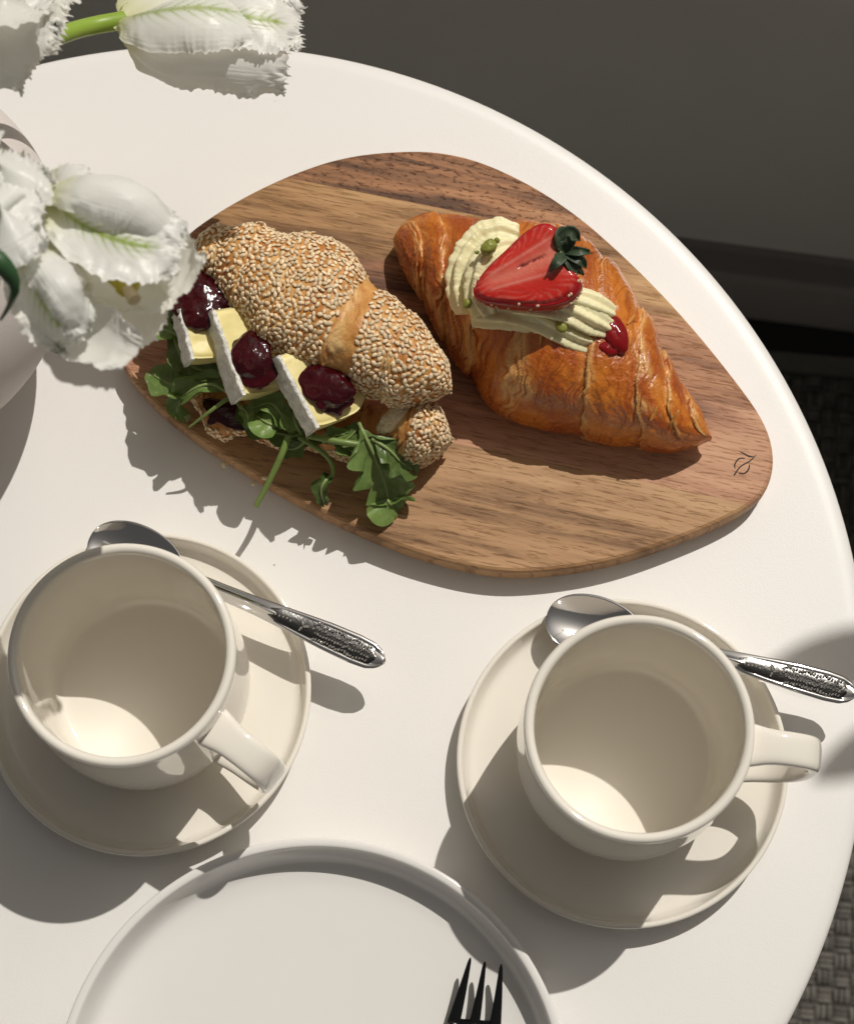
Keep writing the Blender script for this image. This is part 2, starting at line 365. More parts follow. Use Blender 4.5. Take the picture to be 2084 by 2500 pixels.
# rug with a binding and basket-weave strands
ra, rb = src(1895, 868, FLZ+.006), src(2084, 884, FLZ+.006)
rd = (rb-ra)/np.linalg.norm(rb-ra); rn = np.array([rd[1], -rd[0], 0])
RR = (np.array([[rd[0], rn[0], 0], [rd[1], rn[1], 0], [0, 0, 1.]]), np.array([ra[0], ra[1], 0]))
rug = empty('rug', RR[1]+np.array([0, 0, FLZ]), 'dark woven jute rug on the floor under the round white table', 'rug')
mb = MB(); box(mb, -1.3, .42, .006, 1.6, FLZ+.001, FLZ+.006, RR); obj('backing', mb, M['rug'], rug, smooth=False)
mb = MB(); box(mb, -1.3, .42, -.002, .014, FLZ+.0008, FLZ+.010, RR); obj('binding', mb, M['rugedge'], rug, smooth=False)
def weave():
    mb = MB(); cell = .0125
    V_, F_, C_ = [], [], []; n = 0
    for i in range(int(1.72/cell)):
        for j in range(int(1.55/cell)):
            x = -1.3+(i+.5)*cell; y = .016+(j+.5)*cell
            p = RR[0]@np.array([x, y, 0])+RR[1]
            if p[0] < .06 or p[1] < -.75: continue
            horiz = (i+j) % 2 == 0
            for k in range(3):
                o_ = (k-1)*cell*.33; L = cell*.56; wv = cell*.135
                hgt = .0032+RNG.uniform(-.0006, .0006)
                q = np.array([[-L, -wv, 0], [-L, wv, 0], [-L*.5, -wv, hgt*.8], [-L*.5, wv, hgt*.8], [0, -wv, hgt], [0, wv, hgt], [L*.5, -wv, hgt*.8], [L*.5, wv, hgt*.8], [L, -wv, 0], [L, wv, 0]])
                q[:, 1] += o_+RNG.uniform(-.0003, .0003)
                if not horiz: q = q[:, [1, 0, 2]]*np.array([1, 1, 1])
                q = q+np.array([x, y, FLZ+.0058]); q = q@RR[0].T+np.array([RR[1][0], RR[1][1], 0])
                f = [[0, 2, 3, 1], [2, 4, 5, 3], [4, 6, 7, 5], [6, 8, 9, 7]]
                if not horiz: f = [a[::-1] for a in f]
                V_.append(q); F_ += [[a+n for a in b_] for b_ in f]; n += 10
                C_.append(np.tile(np.array([.155, .143, .125])*RNG.uniform(.6, 1.15), (10, 1)))
    mb.v = [np.vstack(V_)]; mb.f = F_; mb.c = [np.vstack(C_)]; mb.n = n
    return mb
obj('woven_strands', weave(), M['straw'], rug, smooth=False, kind='stuff')

# a young tree beyond the wall whose leaves throw the soft shadow on the table edge
def shadow_tree():
    g = src(2072, 1660, 0); S_ = np.array(SUNV)
    top = g+S_*1.15
    base = np.array([1.9, 2.3, FLZ-.02])
    t = empty('young_tree', base, 'young leafy tree outside beyond the low wall, shading the right table edge', 'tree')
    C = catmull([base, base+[0, 0, .6], (base+top)/2+[.15, .2, .35], top+[.2, .25, .06], top], 30)
    mb = MB(); tube(mb, C, np.linspace(.018, .002, 30), 8); obj('trunk', mb, M['bark'], t)
    mb = MB()
    for px, py, l, wv, a in ((2085, 1590, .078, .015, .1), (2120, 1815, .056, .010, .5), (2240, 1640, .06, .018, 1.9)):
        c0 = src(px, py, 0)+S_*(1.15+RNG.uniform(-.05, .05)); d = np.array([math.cos(a), math.sin(a), -.2])*l*.5
        P, _, _ = blade([c0-d, c0+[0, 0, .004], c0+d], lambda t_: wv*np.sin(np.pi*np.clip(t_, .02, .98))**.7, 14, 7, .3)
        mb.grid(P)
    for k in range(70):
        c0 = top+np.array([.70, 1.0, .15])+RNG.normal(size=3)*np.array([.13, .13, .13]); a = RNG.uniform(0, 6.3); d = np.array([math.cos(a), math.sin(a), RNG.uniform(-.6, .3)])*.03
        P, _, _ = blade([c0-d, c0+[0, 0, .004], c0+d], lambda t_: .014*np.sin(np.pi*np.clip(t_, .02, .98))**.7, 8, 5, .3); mb.grid(P)
    obj('crown', mb, M['leafy'], t, solid=.0004)
shadow_tree()

# ------------------------------------------------------------------ table
TX, TY, TR = -.11597, .18803, .32155
tb = empty('cafe_table', (TX, TY, FLZ+.011), 'round white pedestal table carrying the breakfast', 'table')
mb = MB(); lathe(mb, [(1e-5, -.022), (TR-.03, -.022), (TR-.012, -.020), (TR-.003, -.012), (TR, -.006), (TR-.0015, -.0016), (TR-.006, -.0002), (TR-.012, 0), (TR*.5, 0), (1e-5, 0)], TX, TY, 256, sm=3)
obj('tabletop', mb, M['table'], tb)
mb = MB(); lathe(mb, [(.001, FLZ+.02), (.03, FLZ+.03), (.028, FLZ+.1), (.028, -.08), (.06, -.03), (.12, -.0225), (.001, -.0225)], TX, TY, 48); obj('pedestal', mb, M['table'], tb)
mb = MB(); lathe(mb, [(.001, FLZ+.011), (.19, FLZ+.011), (.2, FLZ+.016), (.19, FLZ+.022), (.05, FLZ+.03), (.001, FLZ+.03)], TX, TY, 64); obj('base', mb, M['table'], tb)

# ------------------------------------------------------------------ crockery
SAUCER = [(1e-5, .0012), (.042, .0012), (.046, 0), (.050, 0), (.053, .0012), (.066, .0022), (.0715, .0042), (.0742, .0078), (.0749, .0120), (.0750, .0137), (.0744, .0144), (.0732, .0144), (.0724, .0137), (.0716, .0105), (.0702, .0072), (.0680, .0054), (.064, .0048), (.055, .0046), (1e-5, .0046)]
CUP = [(1e-5, .0065), (.0245, .0065), (.0275, .0050), (.0305, .0050), (.0325, .0062), (.0385, .0090), (.0445, .0155), (.0475, .0260), (.0486, .0380), (.0488, .052), (.0482, .070), (.0477, .088), (.0478, .0948), (.0474, .0966), (.0460, .0974), (.0444, .0971), (.0433, .0958), (.0429, .092), (.0432, .070), (.0436, .045), (.0434, .0310), (.0427, .0220), (.0408, .0175), (.0370, .0158), (.028, .0153), (1e-5, .0152)]
def saucer(cx, cy, label):
    mb = MB(); lathe(mb, SAUCER, cx, cy, 192, sm=2)
    return tag(obj('saucer', mb, M['ceramic'], loc=(cx, cy, 0)), label, 'saucer', 'saucers under the cups')
def cup(cx, cy, ang, label):
    t = empty('coffee_cup', (cx, cy, .005), label, 'cup', 'empty cups on saucers')
    mb = MB(); lathe(mb, CUP, cx, cy, 192, sm=3); obj('body', mb, M['ceramic'], t)
    path = catmull([(.0455, .0820), (.056, .0835), (.066, .0828), (.0735, .0790), (.0768, .0700), (.0765, .056), (.0730, .044), (.065, .0355), (.055, .0315), (.0455, .0308)], 60)
    ca, sa = math.cos(ang), math.sin(ang)
    C = np.c_[cx+path[:, 0]*ca, cy+path[:, 0]*sa, path[:, 1]]
    T = frames(C); S_ = np.array([-sa, ca, 0]); Nn = np.cross(T, S_)
    m = 28; a = np.linspace(0, 2*np.pi, m, endpoint=False)
    e = .55; ex = np.sign(np.cos(a))*np.abs(np.cos(a))**e; ez = np.sign(np.sin(a))*np.abs(np.sin(a))**e
    hw = .0072+.0022*np.exp(-(np.linspace(0, 1, 60)/.08)**2)+.0015*np.exp(-((1-np.linspace(0, 1, 60))/.08)**2)
    P = C[:, None]+S_*(hw[:, None]*ex)[..., None]+Nn[:, None]*(.0030*ez)[None, :, None]
    mb = MB(); mb.grid(P, cv=True, flip=True); obj('handle', mb, M['ceramic'], t)
    return t
saucer(.08704, .13629, 'cream saucer under the right-hand cup, spoon across its far rim')
saucer(-.12878, .17065, 'cream saucer under the left cup, cut off by the photo edge')
cup(.08645, .13735, math.radians(-7), 'empty cream cup whose handle points to the right table edge')
cup(-.12800, .17085, math.radians(-38), 'empty cream cup nearest the flowers, handle turned towards the plate')

PLATE = [(1e-5, .0012), (.072, .0012), (.076, 0), (.081, 0), (.084, .0012), (.098, .0028), (.1060, .0062), (.1096, .0125), (.1110, .0188), (.1111, .0208), (.1103, .0216), (.1078, .0216), (.1068, .0208), (.1056, .0150), (.1035, .0095), (.1002, .0066), (.094, .0056), (.088, .0054), (1e-5, .0052)]
PX, PY = -.05214, -.00903
mb = MB(); lathe(mb, [(r, z*1.1) for r, z in PLATE], PX, PY, 256, sm=3)
tag(obj('plate', mb, M['plate'], loc=(PX, PY, 0)), 'large white side plate with raised rim, a black fork lying on it', 'plate')

# ------------------------------------------------------------------ cutlery
def spoon(p_tip, p_end, label):
    p_tip = np.asarray(p_tip); p_end = np.asarray(p_end); X = p_end-p_tip; L = np.linalg.norm(X); X /= L
    Y = np.cross([0, 0, 1], X); Y /= np.linalg.norm(Y); Zv = np.cross(X, Y)
    t = empty('teaspoon', (p_tip+p_end)/2, label, 'spoon', 'silver teaspoons')
    def pt(u, y, z): return p_tip+X*(u*L)[..., None]+Y*y[..., None]+Zv*z[..., None]
    # bowl
    nu, nv = 48, 25; bl = .31
    u = (1-np.cos(np.linspace(0, np.pi, nu)))/2*bl; q = u/bl
    wb = .0148*np.sqrt(np.clip(1-(2*np.clip(q, 0, 1)-1)**2, 0, 1))**.9*(1+.10*(0.5-q)); wb = np.maximum(wb, .0022*q)
    v = np.linspace(-1, 1, nv)
    y = wb[:, None]*v[None]; dep = .0046*np.sin(np.pi*np.clip(q, 0, 1))**.7
    z = -dep[:, None]*(1-v[None]**2)+.0004
    top = pt(np.broadcast_to(u[:, None], y.shape), y, z); bot = pt(np.broadcast_to(u[:, None], y.shape), y*.985, z-.0011)
    mb = MB(); shell(mb, top, bot); obj('bowl', mb, M['steel'], t)
    # handle: raised edge, sunk ornamental field
    nu, nv = 90, 21
    q = np.linspace(0, 1, nu); u = .305+q*(1-.305)
    wv = np.interp(q, [0, .08, .2, .38, .55, .72, .86, .93, .97, .985, 1.0], [.0042, .0039, .0038, .0042, .0053, .0066, .0070, .0064, .0046, .0032, .0010])
    arch = .0036*np.sin(np.pi*np.clip(q*1.05, 0, 1))+.0035*np.exp(-(q/.12)**2)*0
    v = np.linspace(-1, 1, nv)
    field = sstep(.45, .62, q)[:, None]*(1-sstep(.62, .74, np.abs(v)))[None]
    ridge = .0009*np.exp(-(v/.28)**2)[None]*(1-sstep(.4, .55, q))[:, None]
    z = arch[:, None]+.0009*(1-v[None]**2)+ridge-.0009*field
    y = wv[:, None]*v[None]
    top = pt(np.broadcast_to(u[:, None], y.shape), y, z); bot = pt(np.broadcast_to(u[:, None], y.shape), y*.97, arch[:, None]-.0012-.0006*(1-v[None]**2))
    mb = MB(); shell(mb, top, bot); h = obj('handle', mb, M['steel'], t)
    # dark sunk field
    q2 = np.linspace(.40, .955, 60); u2 = .305+q2*.695; w2 = np.interp(q2, q, wv)*.66*np.minimum(1, np.minimum((q2-.39)/.1, (.965-q2)/.03))
    v2 = np.linspace(-1, 1, 9); y2 = w2[:, None]*v2[None]
    z2 = np.interp(q2, q, arch)[:, None]+.0009*(1-(.66*v2[None])**2)-.0009*np.interp(q2, q, sstep(.45, .62, q))[:, None]+.00035
    mb = MB(); mb.grid(pt(np.broadcast_to(u2[:, None], y2.shape), y2, z2), flip=True); obj('ornament_field', mb, M['darksteel'], h)
    # relief beads and scrolls
    mb = MB(); rr = np.random.default_rng(3)
    for k in range(104):
        if k < 9: qq = .41+.018*k; yy = rr.normal()*.0002; s_ = .0007
        elif k < 26: an = k*2.1; rd_ = .0006*(k-8)**.5; qq = .615+rd_*math.cos(an)*9; yy = rd_*math.sin(an)*1.1; s_ = .00062
        else:
            row = k % 4; f_ = (k//4-6)/20.; qq = .66+.275*f_; ww = np.interp(qq, q, wv)*.55; yy = (-1.05, -.35, .35, 1.05)[row]*ww*(.9+.1*math.sin(f_*20))+rr.normal()*.0002; s_ = rr.uniform(.00048, .00072)
        zz_ = np.interp(qq, q, arch)+.0007; c = pt(np.array(.305+qq*.695), np.array(yy), np.array(zz_))
        blob(mb, c, s_*rr.uniform(.9, 1.7), s_, s_*.9, 8, .1, 2, k, rr.uniform(0, 3))
    obj('floral_relief', mb, M['steel'], h, kind='stuff')
    return t
def shell(mb, top, bot):
    nu, nv = top.shape[:2]
    ring = np.concatenate([top, bot[:, ::-1]], 1)      # closed loop across
    mb.grid(ring, cv=True, flip=True)
    k = 2*nv
    base = mb.n-nu*k
    for i, fl in ((0, False), (nu-1, True)):
        for j in range(nv-1):
            f = [base+i*k+j, base+i*k+j+1, base+i*k+k-2-j, base+i*k+k-1-j]
            mb.f.append(f[::-1] if fl else f)
spoon(V(185, 1101, .0205), V(789, 1358, .0270), 'ornate silver teaspoon across the rim of the saucer nearest the flowers')
spoon(V(1121, 1262, .0205), V(1757, 1424, .0270), 'ornate silver teaspoon whose handle runs off the right side')

def fork():
    R6 = Reg(100, 1950, 1.2507)
    t = empty('fork', R6(1300, 900, .012), 'black three-tined dessert fork on the white plate', 'fork')
    tips = [(1311, 486), (1355, 498), (1405, 506)]
    roots = [(1258, 690), (1322, 694), (1386, 698)]
    hw = [(.0004, .0019, .0030), (.0004, .0016, .0025), (.0004, .0017, .0027)]
    for (a, b_, wv) in zip(tips, roots, hw):
        p = np.array([R6(*a, .0215), R6((a[0]+b_[0])/2+1, (a[1]+b_[1])/2, .0165), R6(*b_, .0128)])
        P, tt, v = blade(p, lambda t_: np.interp(t_, [0, .06, .5, 1], [.0003, .0008, wv[1], wv[2]]), 24, 7, -.5)
        mb = MB(); shell(mb, P, P-np.array([0, 0, .0016])); obj('tine', mb, M['black'], t)
    pts = [R6(1322, 676, .0131), R6(1318, 730, .0115), R6(1305, 800, .0125), R6(1290, 870, .021), R6(1262, 1030, .0245), R6(1205, 1330, .0235), R6(1175, 1480, .0215)]
    P, _, _ = blade(pts, lambda t_: np.interp(t_, [0, .06, .12, .22, .3, .6, .9, 1], [.0110, .0112, .0100, .0045, .0032, .0045, .0062, .0030]), 60, 11, -.35)
    mb = MB(); shell(mb, P, P-np.array([0, 0, .0019])); obj('handle', mb, M['black'], t)
fork()

# ------------------------------------------------------------------ serving board
OUT = [(840, 305), (905, 308), (980, 325), (1060, 360), (1130, 400), (1200, 450), (1270, 512), (1340, 580), (1405, 650), (1460, 715), (1515, 785), (1555, 840), (1578, 885), (1588, 930), (1586, 970), (1570, 1010), (1540, 1038), (1490, 1066), (1420, 1096), (1330, 1130), (1250, 1153), (1170, 1167), (1100, 1174), (1040, 1175), (975, 1167), (900, 1149), (830, 1127), (760, 1099), (690, 1068), (620, 1033), (545, 990), (470, 943), (400, 898), (340, 853), (290, 803), (258, 765), (245, 735), (251, 692), (272, 640), (310, 565), (375, 482), (440, 435), (500, 400), (560, 370), (620, 345), (680, 325), (750, 311)]
outl = np.array([V(x, y, BZ)[:2] for x, y in OUT]); outl = chaikin(outl, 2, True)
bd = empty('serving_board', (float(outl[:, 0].mean()), float(outl[:, 1].mean()), 0), 'pebble-shaped acacia wood board carrying both croissants', 'serving board')
ga, gb = V(700, 420, BZ)[:2], V(1200, 520, BZ)[:2]
gd = (gb-ga)/np.linalg.norm(gb-ga); GANG = math.atan2(gd[1], gd[0]); gn = np.array([-gd[1], gd[0]])
def clip(poly, n, d, keep):     # keep side of n.p = d
    o_ = []
    for i in range(len(poly)):
        a, b_ = poly[i], poly[(i+1) % len(poly)]; sa, sb = (a@n-d)*keep, (b_@n-d)*keep
        if sa >= 0: o_.append(a)
        if sa*sb < 0: o_.append(a+(b_-a)*(sa/(sa-sb)))
    return np.array(o_)
cuts = [V(x, y, BZ)[:2]@gn for x, y in ((800, 405), (1000, 560), (900, 800), (1420, 1140-.0), )]
cuts = [V(760, 398, BZ)[:2]@gn, V(640, 505, BZ)[:2]@gn, V(560, 640, BZ)[:2]@gn, V(1300, 985, BZ)[:2]@gn]
bands = [(1e9, cuts[0]), (cuts[0], cuts[1]), (cuts[1], cuts[2]), (cuts[2], cuts[3]), (cuts[3], -1e9)]
tones = [((.10, .045, .022), (.38, .18, .082), (.56, .31, .155), .95), ((.17, .085, .034), (.40, .22, .095), (.58, .36, .165), .5), ((.13, .06, .032), (.37, .175, .088), (.52, .28, .148), .6),
         ((.17, .08, .046), (.44, .22, .125), (.60, .335, .20), .55), ((.20, .105, .048), (.43, .245, .12), (.58, .36, .19), .6)]
_p = outl; _n = len(_p); _e = np.roll(_p, -1, 0)-np.roll(_p, 1, 0); _nr = np.c_[_e[:, 1], -_e[:, 0]]; _nr /= np.linalg.norm(_nr, axis=1)[:, None]+1e-12
if np.sum((_p-_p.mean(0))*_nr) < 0: _nr = -_nr
_rings = [(.0030, .0004), (.0012, .0014), (.0003, .0032), (0, .0055), (0, BZ-.0042), (.0003, BZ-.0020), (.0010, BZ-.0007), (.0022, BZ)]
_P = np.stack([np.c_[_p-_nr*off, np.full(_n, z)] for off, z in _rings], 0)
_ccw = np.sum(_p[:, 0]*np.roll(_p[:, 1], -1)-_p[:, 1]*np.roll(_p[:, 0], -1)) > 0
_f = grid_faces(_n, len(_rings), True, False, 0, not _ccw).tolist()
_k = len(_rings); _top = [i*_k+_k-1 for i in range(_n)]; _bot = [i*_k for i in range(_n)]
_f += [_top if _ccw else _top[::-1], _bot[::-1] if _ccw else _bot]
board_me = mesh_from('board', _P.transpose(1, 0, 2).reshape(-1, 3), _f, smooth=False)
for i, ((hi, lo), (c0, c1, c2, po)) in enumerate(zip(bands, tones)):
    m = wood('acacia plank %d' % i, c0, c1, c2, GANG, 3.1+i*2.3, po, i)
    bm = bmesh.new(); bm.from_mesh(board_me)
    for d, keep in ((lo, 1), (hi, -1)):
        if abs(d) > 1e8: continue
        r_ = bmesh.ops.bisect_plane(bm, geom=bm.verts[:]+bm.edges[:]+bm.faces[:], plane_co=(gn[0]*(d+keep*1.5e-5), gn[1]*(d+keep*1.5e-5), 0), plane_no=(gn[0]*keep, gn[1]*keep, 0), clear_inner=True)
        bmesh.ops.edgenet_fill(bm, edges=[e_ for e_ in r_['geom_cut'] if isinstance(e_, bmesh.types.BMEdge)])
    c_ = origin(bd)
    for v_ in bm.verts: v_.co -= Vector(c_)
    me = bpy.data.meshes.new('plank'); bm.to_mesh(me); bm.free(); me.materials.append(m)
    o = bpy.data.objects.new('plank', me); COL.objects.link(o); o.parent = bd
# engraved mark
ZM = Reg(1740, 1080, 10.944)
mb = MB()
for st, wv in (([(720, 245), (830, 300), (930, 355), (1010, 378), (1075, 375)], (.25, .4, .5, .5, .3)), ([(1150, 335), (1060, 430), (950, 520), (800, 600), (690, 690), (560, 880)], (.2, .38, .4, .42, .42, .5)),
               ([(850, 430), (760, 420), (670, 450), (610, 530), (575, 620), (590, 700)], (.3, .4, .45, .45, .45, .2)), ([(975, 590), (960, 690), (915, 770), (840, 825), (760, 832), (690, 826)], (.3, .45, .5, .5, .4, .25))):
    C = np.array([ZM(x, y, BZ+.0001) for x, y in st])
    P, _, _ = blade(C, [a*.00075 for a in wv], 30, 3, 0.); mb.grid(P, flip=False)
obj('engraved_mark', mb, M['ink'], bd, smooth=False)

# ------------------------------------------------------------------ pastry generator
def pastry(A, B, left, right, h, zb, fn, nu=300, nv=150, seed=0, bands=(), step=.002, skew=.03, fine=.0006, cols=None, lump=.0, under=.35, tiltv=0., bulge=.0022, freq=95, warp=.022):
    """A,B tips (xy); left/right outlines (xy lists) along the axis; h(s) height; returns grid P and colours"""
    A = np.array(A)[:2]; B = np.array(B)[:2]; ax = B-A; L = np.linalg.norm(ax); ax = ax/L; pn = np.array([-ax[1], ax[0]])
    def prof(pts):
        q = np.array([np.array(p)[:2] for p in pts])-A; s_ = q@ax/L; d = q@pn; o_ = np.argsort(s_)
        s_ = np.r_[0, s_[o_], 1]; d = np.r_[0, d[o_], 0]; return s_, d
    s = (1-np.cos(np.linspace(0, np.pi, nu)))/2; s = .35*s+.65*np.linspace(0, 1, nu)
    def smoothed(pr):
        y = np.interp(s, *pr); k = np.hanning(9); k /= k.sum(); y2 = np.convolve(np.pad(y, 4, 'edge'), k, 'valid'); y2[0] = y[0]; y2[-1] = y[-1]; return y2
    dl, dr = smoothed(prof(left)), smoothed(prof(right))
    a = np.linspace(0, 2*np.pi, nv, endpoint=False)
    ca, sa = np.cos(a), np.sin(a)
    mid = (dl+dr)/2; hw = np.abs(dl-dr)/2; hw = np.maximum(hw-.75*bulge, .35*hw); sg = np.sign(np.mean(dl-dr))
    H = h(s)
    zz = np.where(sa > 0, np.abs(sa)**.82, -under*np.abs(sa)**.6)
    lat = sg*np.sign(ca)*np.abs(ca)**.9
    # base surface
    X = np.broadcast_to((s*L)[:, None], (nu, nv)).copy(); Yd = mid[:, None]+hw[:, None]*lat[None]; Zd = H[:, None]*zz[None]
    nrm = np.stack([np.zeros((nu, nv)), ca[None]*sg*np.maximum(H, 1e-4)[:, None]+0*X, sa[None]*np.maximum(hw, 1e-4)[:, None]+0*X], -1); nrm /= np.linalg.norm(nrm, axis=2)[..., None]+1e-9
    dirp = np.stack([np.zeros((nu, nv))+0*X, np.broadcast_to(ca[None]*sg, (nu, nv)), np.broadcast_to(sa[None], (nu, nv))], -1)
    q = np.stack([X*0+s[:, None]*9, dirp[..., 1]*1.3, dirp[..., 2]*1.3], -1)
    sj = s[:, None]+skew*ca[None]+warp*fbm(q*.9, 4, seed)+0*X
    disp = np.zeros((nu, nv)); edge = np.zeros((nu, nv)); env = np.minimum(1, np.minimum(s/.06, (1-s)/.06))[:, None]
    bb = np.array(bands)
    if len(bb) > 1:
        for k in range(len(bb)-1):
            f = (sj-bb[k])/(bb[k+1]-bb[k]); ins = (f >= 0) & (f < 1); fc = np.clip(f, 0, 1)
            cen = (bb[k]+bb[k+1])/2
            b_ = np.sqrt(np.clip(np.sin(np.pi*(.08+.84*fc)), 0, 1))*bulge
            slope = step*(fc-.5)*(1 if cen < .5 else -1)
            disp = np.where(ins, b_+slope, disp)
            near = np.exp(-((fc)/.16)**2)*(1 if cen > .5 else .5)+np.exp(-((1-fc)/.16)**2)*(1 if cen < .5 else .5)
            edge = np.where(ins, near, edge)
    qq = np.stack([sj*freq+5*fbm(q*2, 2, seed+9), dirp[..., 1]*1.5, dirp[..., 2]*1.5], -1)
    ridged = 1-np.abs(fbm(qq, 4, seed+3))*2
    patch = sstep(-.1, .35, fbm(np.stack([sj*6, dirp[..., 1]*2, dirp[..., 2]*2], -1)+5, 3, seed+5)+edge*.5-.25)
    blis = .7*fbm(np.stack([X*260, Yd*260, Zd*260], -1), 3, seed+7)
    qm = np.stack([sj*34+2*fbm(q*1.5, 2, seed+31), dirp[..., 1]*1.6, dirp[..., 2]*1.6], -1)
    disp = disp+.0007*fbm(qm, 3, seed+33)+fine*(ridged-.5)*(.6+1.4*patch)+.00045*blis+lump*fbm(np.stack([X*38, Yd*38, Zd*38], -1), 2, seed+11)
    disp = disp*env
    Pl = np.stack([X, Yd, Zd], -1)+nrm*disp[..., None]
    zoff = zb(s)[:, None]+tiltv*Pl[..., 1]
    W_ = np.stack([A[0]+Pl[..., 0]*ax[0]+Pl[..., 1]*pn[0], A[1]+Pl[..., 0]*ax[1]+Pl[..., 1]*pn[1], np.maximum(Pl[..., 2]+zoff, fn)], -1)
    dark, mid_c, pale = cols
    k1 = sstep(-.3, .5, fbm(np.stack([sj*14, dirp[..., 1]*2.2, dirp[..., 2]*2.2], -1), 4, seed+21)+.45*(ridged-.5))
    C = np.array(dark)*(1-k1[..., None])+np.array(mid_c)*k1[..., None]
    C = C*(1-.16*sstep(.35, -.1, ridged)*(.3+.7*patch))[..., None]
    k2 = np.clip(patch*sstep(.35, .95, ridged)*1.0+edge*.35*sstep(.2, .8, ridged), 0, 1)[..., None]
    C = C*(1-k2*.8)+np.array(pale)*k2*.8
    return W_, C, sj
def vnormals(P):
    du = np.gradient(P, axis=0); dv = np.roll(P, -1, 1)-np.roll(P, 1, 1)
    n = np.cross(du, dv); n /= np.linalg.norm(n, axis=2)[..., None]+1e-15
    return n

# ------------------------------------------------------------------ croissant with cream and strawberry
TOPB = BZ+.0002
cz = .031
upper = [(808, 462), (826, 440), (870, 432), (920, 440), (1000, 460), (1090, 462), (1150, 472), (1210, 502), (1262, 552), (1296, 604), (1338, 668), (1362, 724), (1388, 772), (1412, 812), (1440, 850), (1456, 872)]
lower = [(803, 505), (825, 535), (850, 578), (880, 632), (905, 682), (930, 722), (970, 768), (1000, 816), (1035, 842), (1080, 856), (1125, 872), (1180, 882), (1240, 896), (1300, 906), (1380, 917), (1430, 912)]
cA, cB = V(800, 488, cz), V(1462, 894, cz)
cr_h = lambda s: .0325*np.sin(np.pi*np.clip(s, 0.0, 1.0))**.62*(1-.05*np.cos(2*np.pi*s)  )+.003
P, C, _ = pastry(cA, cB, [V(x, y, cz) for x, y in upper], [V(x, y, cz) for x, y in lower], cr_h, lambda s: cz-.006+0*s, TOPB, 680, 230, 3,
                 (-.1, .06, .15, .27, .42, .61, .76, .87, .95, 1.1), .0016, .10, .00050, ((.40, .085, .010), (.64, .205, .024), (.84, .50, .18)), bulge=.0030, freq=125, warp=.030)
CROI = P
cro = empty('croissant', (*P[..., :2].reshape(-1, 2).mean(0), BZ), 'glossy golden croissant topped with piped cream and half a strawberry', 'croissant')
mb = MB(); mb.grid(P, cv=True, flip=True, c=C); body = obj('pastry', mb, M['crust'], cro)
from mathutils.bvhtree import BVHTree
def tree_of(P_):
    nu, nv = P_.shape[:2]; f = grid_faces(nu, nv, False, True)
    return BVHTree.FromPolygons(P_.reshape(-1, 3).tolist(), f.tolist())
cbvh = tree_of(CROI)
def on_top(bvh, x, y, default):
    h_ = bvh.ray_cast(Vector((x, y, .3)), Vector((0, 0, -1)))
    return h_[0].z if h_[0] is not None else default
def surf(bvh, fn, x, y, lift=0., z0=.05):
    """point on a surface seen at that photo point"""
    d = fn(x, y, 0)-CP; d /= np.linalg.norm(d)
    h_ = bvh.ray_cast(Vector(CP), Vector(d))
    p = np.array(h_[0]) if h_[0] is not None else fn(x, y, z0)
    return p+np.array([0, 0, lift])
# loose flakes of crust standing off the surface
mbf = MB(); rr = np.random.default_rng(5)
for k in range(7):
    x, y = rr.uniform(480, 1560), rr.uniform(640, 1200)
    c0 = surf(cbvh, Z3, x, y, -1., 0)
    d = Z3(x, y, 0)-CP; hh = cbvh.ray_cast(Vector(CP), Vector(d/np.linalg.norm(d)))
    if hh[0] is None: continue
    c0 = np.array(hh[0]); n_ = np.array(hh[1]); n_ = n_ if n_[2] > 0 else -n_
    ax_ = np.array(cB-cA); ax_ /= np.linalg.norm(ax_); tdir = np.cross(n_, ax_)+rr.normal()*.35*ax_; tdir /= np.linalg.norm(tdir)
    l = rr.uniform(.003, .007)
    Pf, _, _ = blade([c0-tdir*l+n_*.0002, c0+n_*rr.uniform(.0006, .0014), c0+tdir*l+n_*.0003], lambda t_: rr.uniform(.0006, .0012)*np.sin(np.pi*np.clip(t_, .03, .97))**.5, 8, 4, .3, hint=n_, ruff=.0005, seed=k)
    mbf.grid(Pf, c=np.broadcast_to(np.array([.62, .27, .06])*rr.uniform(.75, 1.15), Pf.shape))
obj('loose_flakes', mbf, M['crust'], cro, kind='stuff', solid=.00025)

# cream: ribbed ropes from a star nozzle
def rope(mb, pts, rad, n=64, m=110, star=.17, lobes=9, twist=2.2, seed=0, flat=.85, wob=.0):
    C = catmull(pts, m)
    a = np.linspace(0, 2*np.pi, n, endpoint=False)
    R_ = np.interp(np.linspace(0, 1, m), np.linspace(0, 1, len(rad)), rad)
    q = np.stack([np.linspace(0, 1, m)[:, None]*34+0*a[None], np.cos(a)[None]*1.5+0*R_[:, None], np.sin(a)[None]*1.5+0*R_[:, None]], -1)
    crest = np.cos(lobes*(a[None]+twist*np.linspace(0, 1, m)[:, None]))
    rough = R_[:, None]*(.07*fbm(q, 3, seed)+wob*np.sin(np.linspace(0, 1, m)*np.pi*2*9)[:, None]*(.4+.6*np.cos(a)[None]**2)+.05*fbm(q*3.1, 2, seed+2)*np.clip(crest, 0, 1))
    tube(mb, C, R_, n, star=star, lobes=lobes, twist=twist, rough=rough, flat=flat)
S5 = lambda x, y, lift: surf(cbvh, Z5, x, y, lift, .05)
mb = MB()
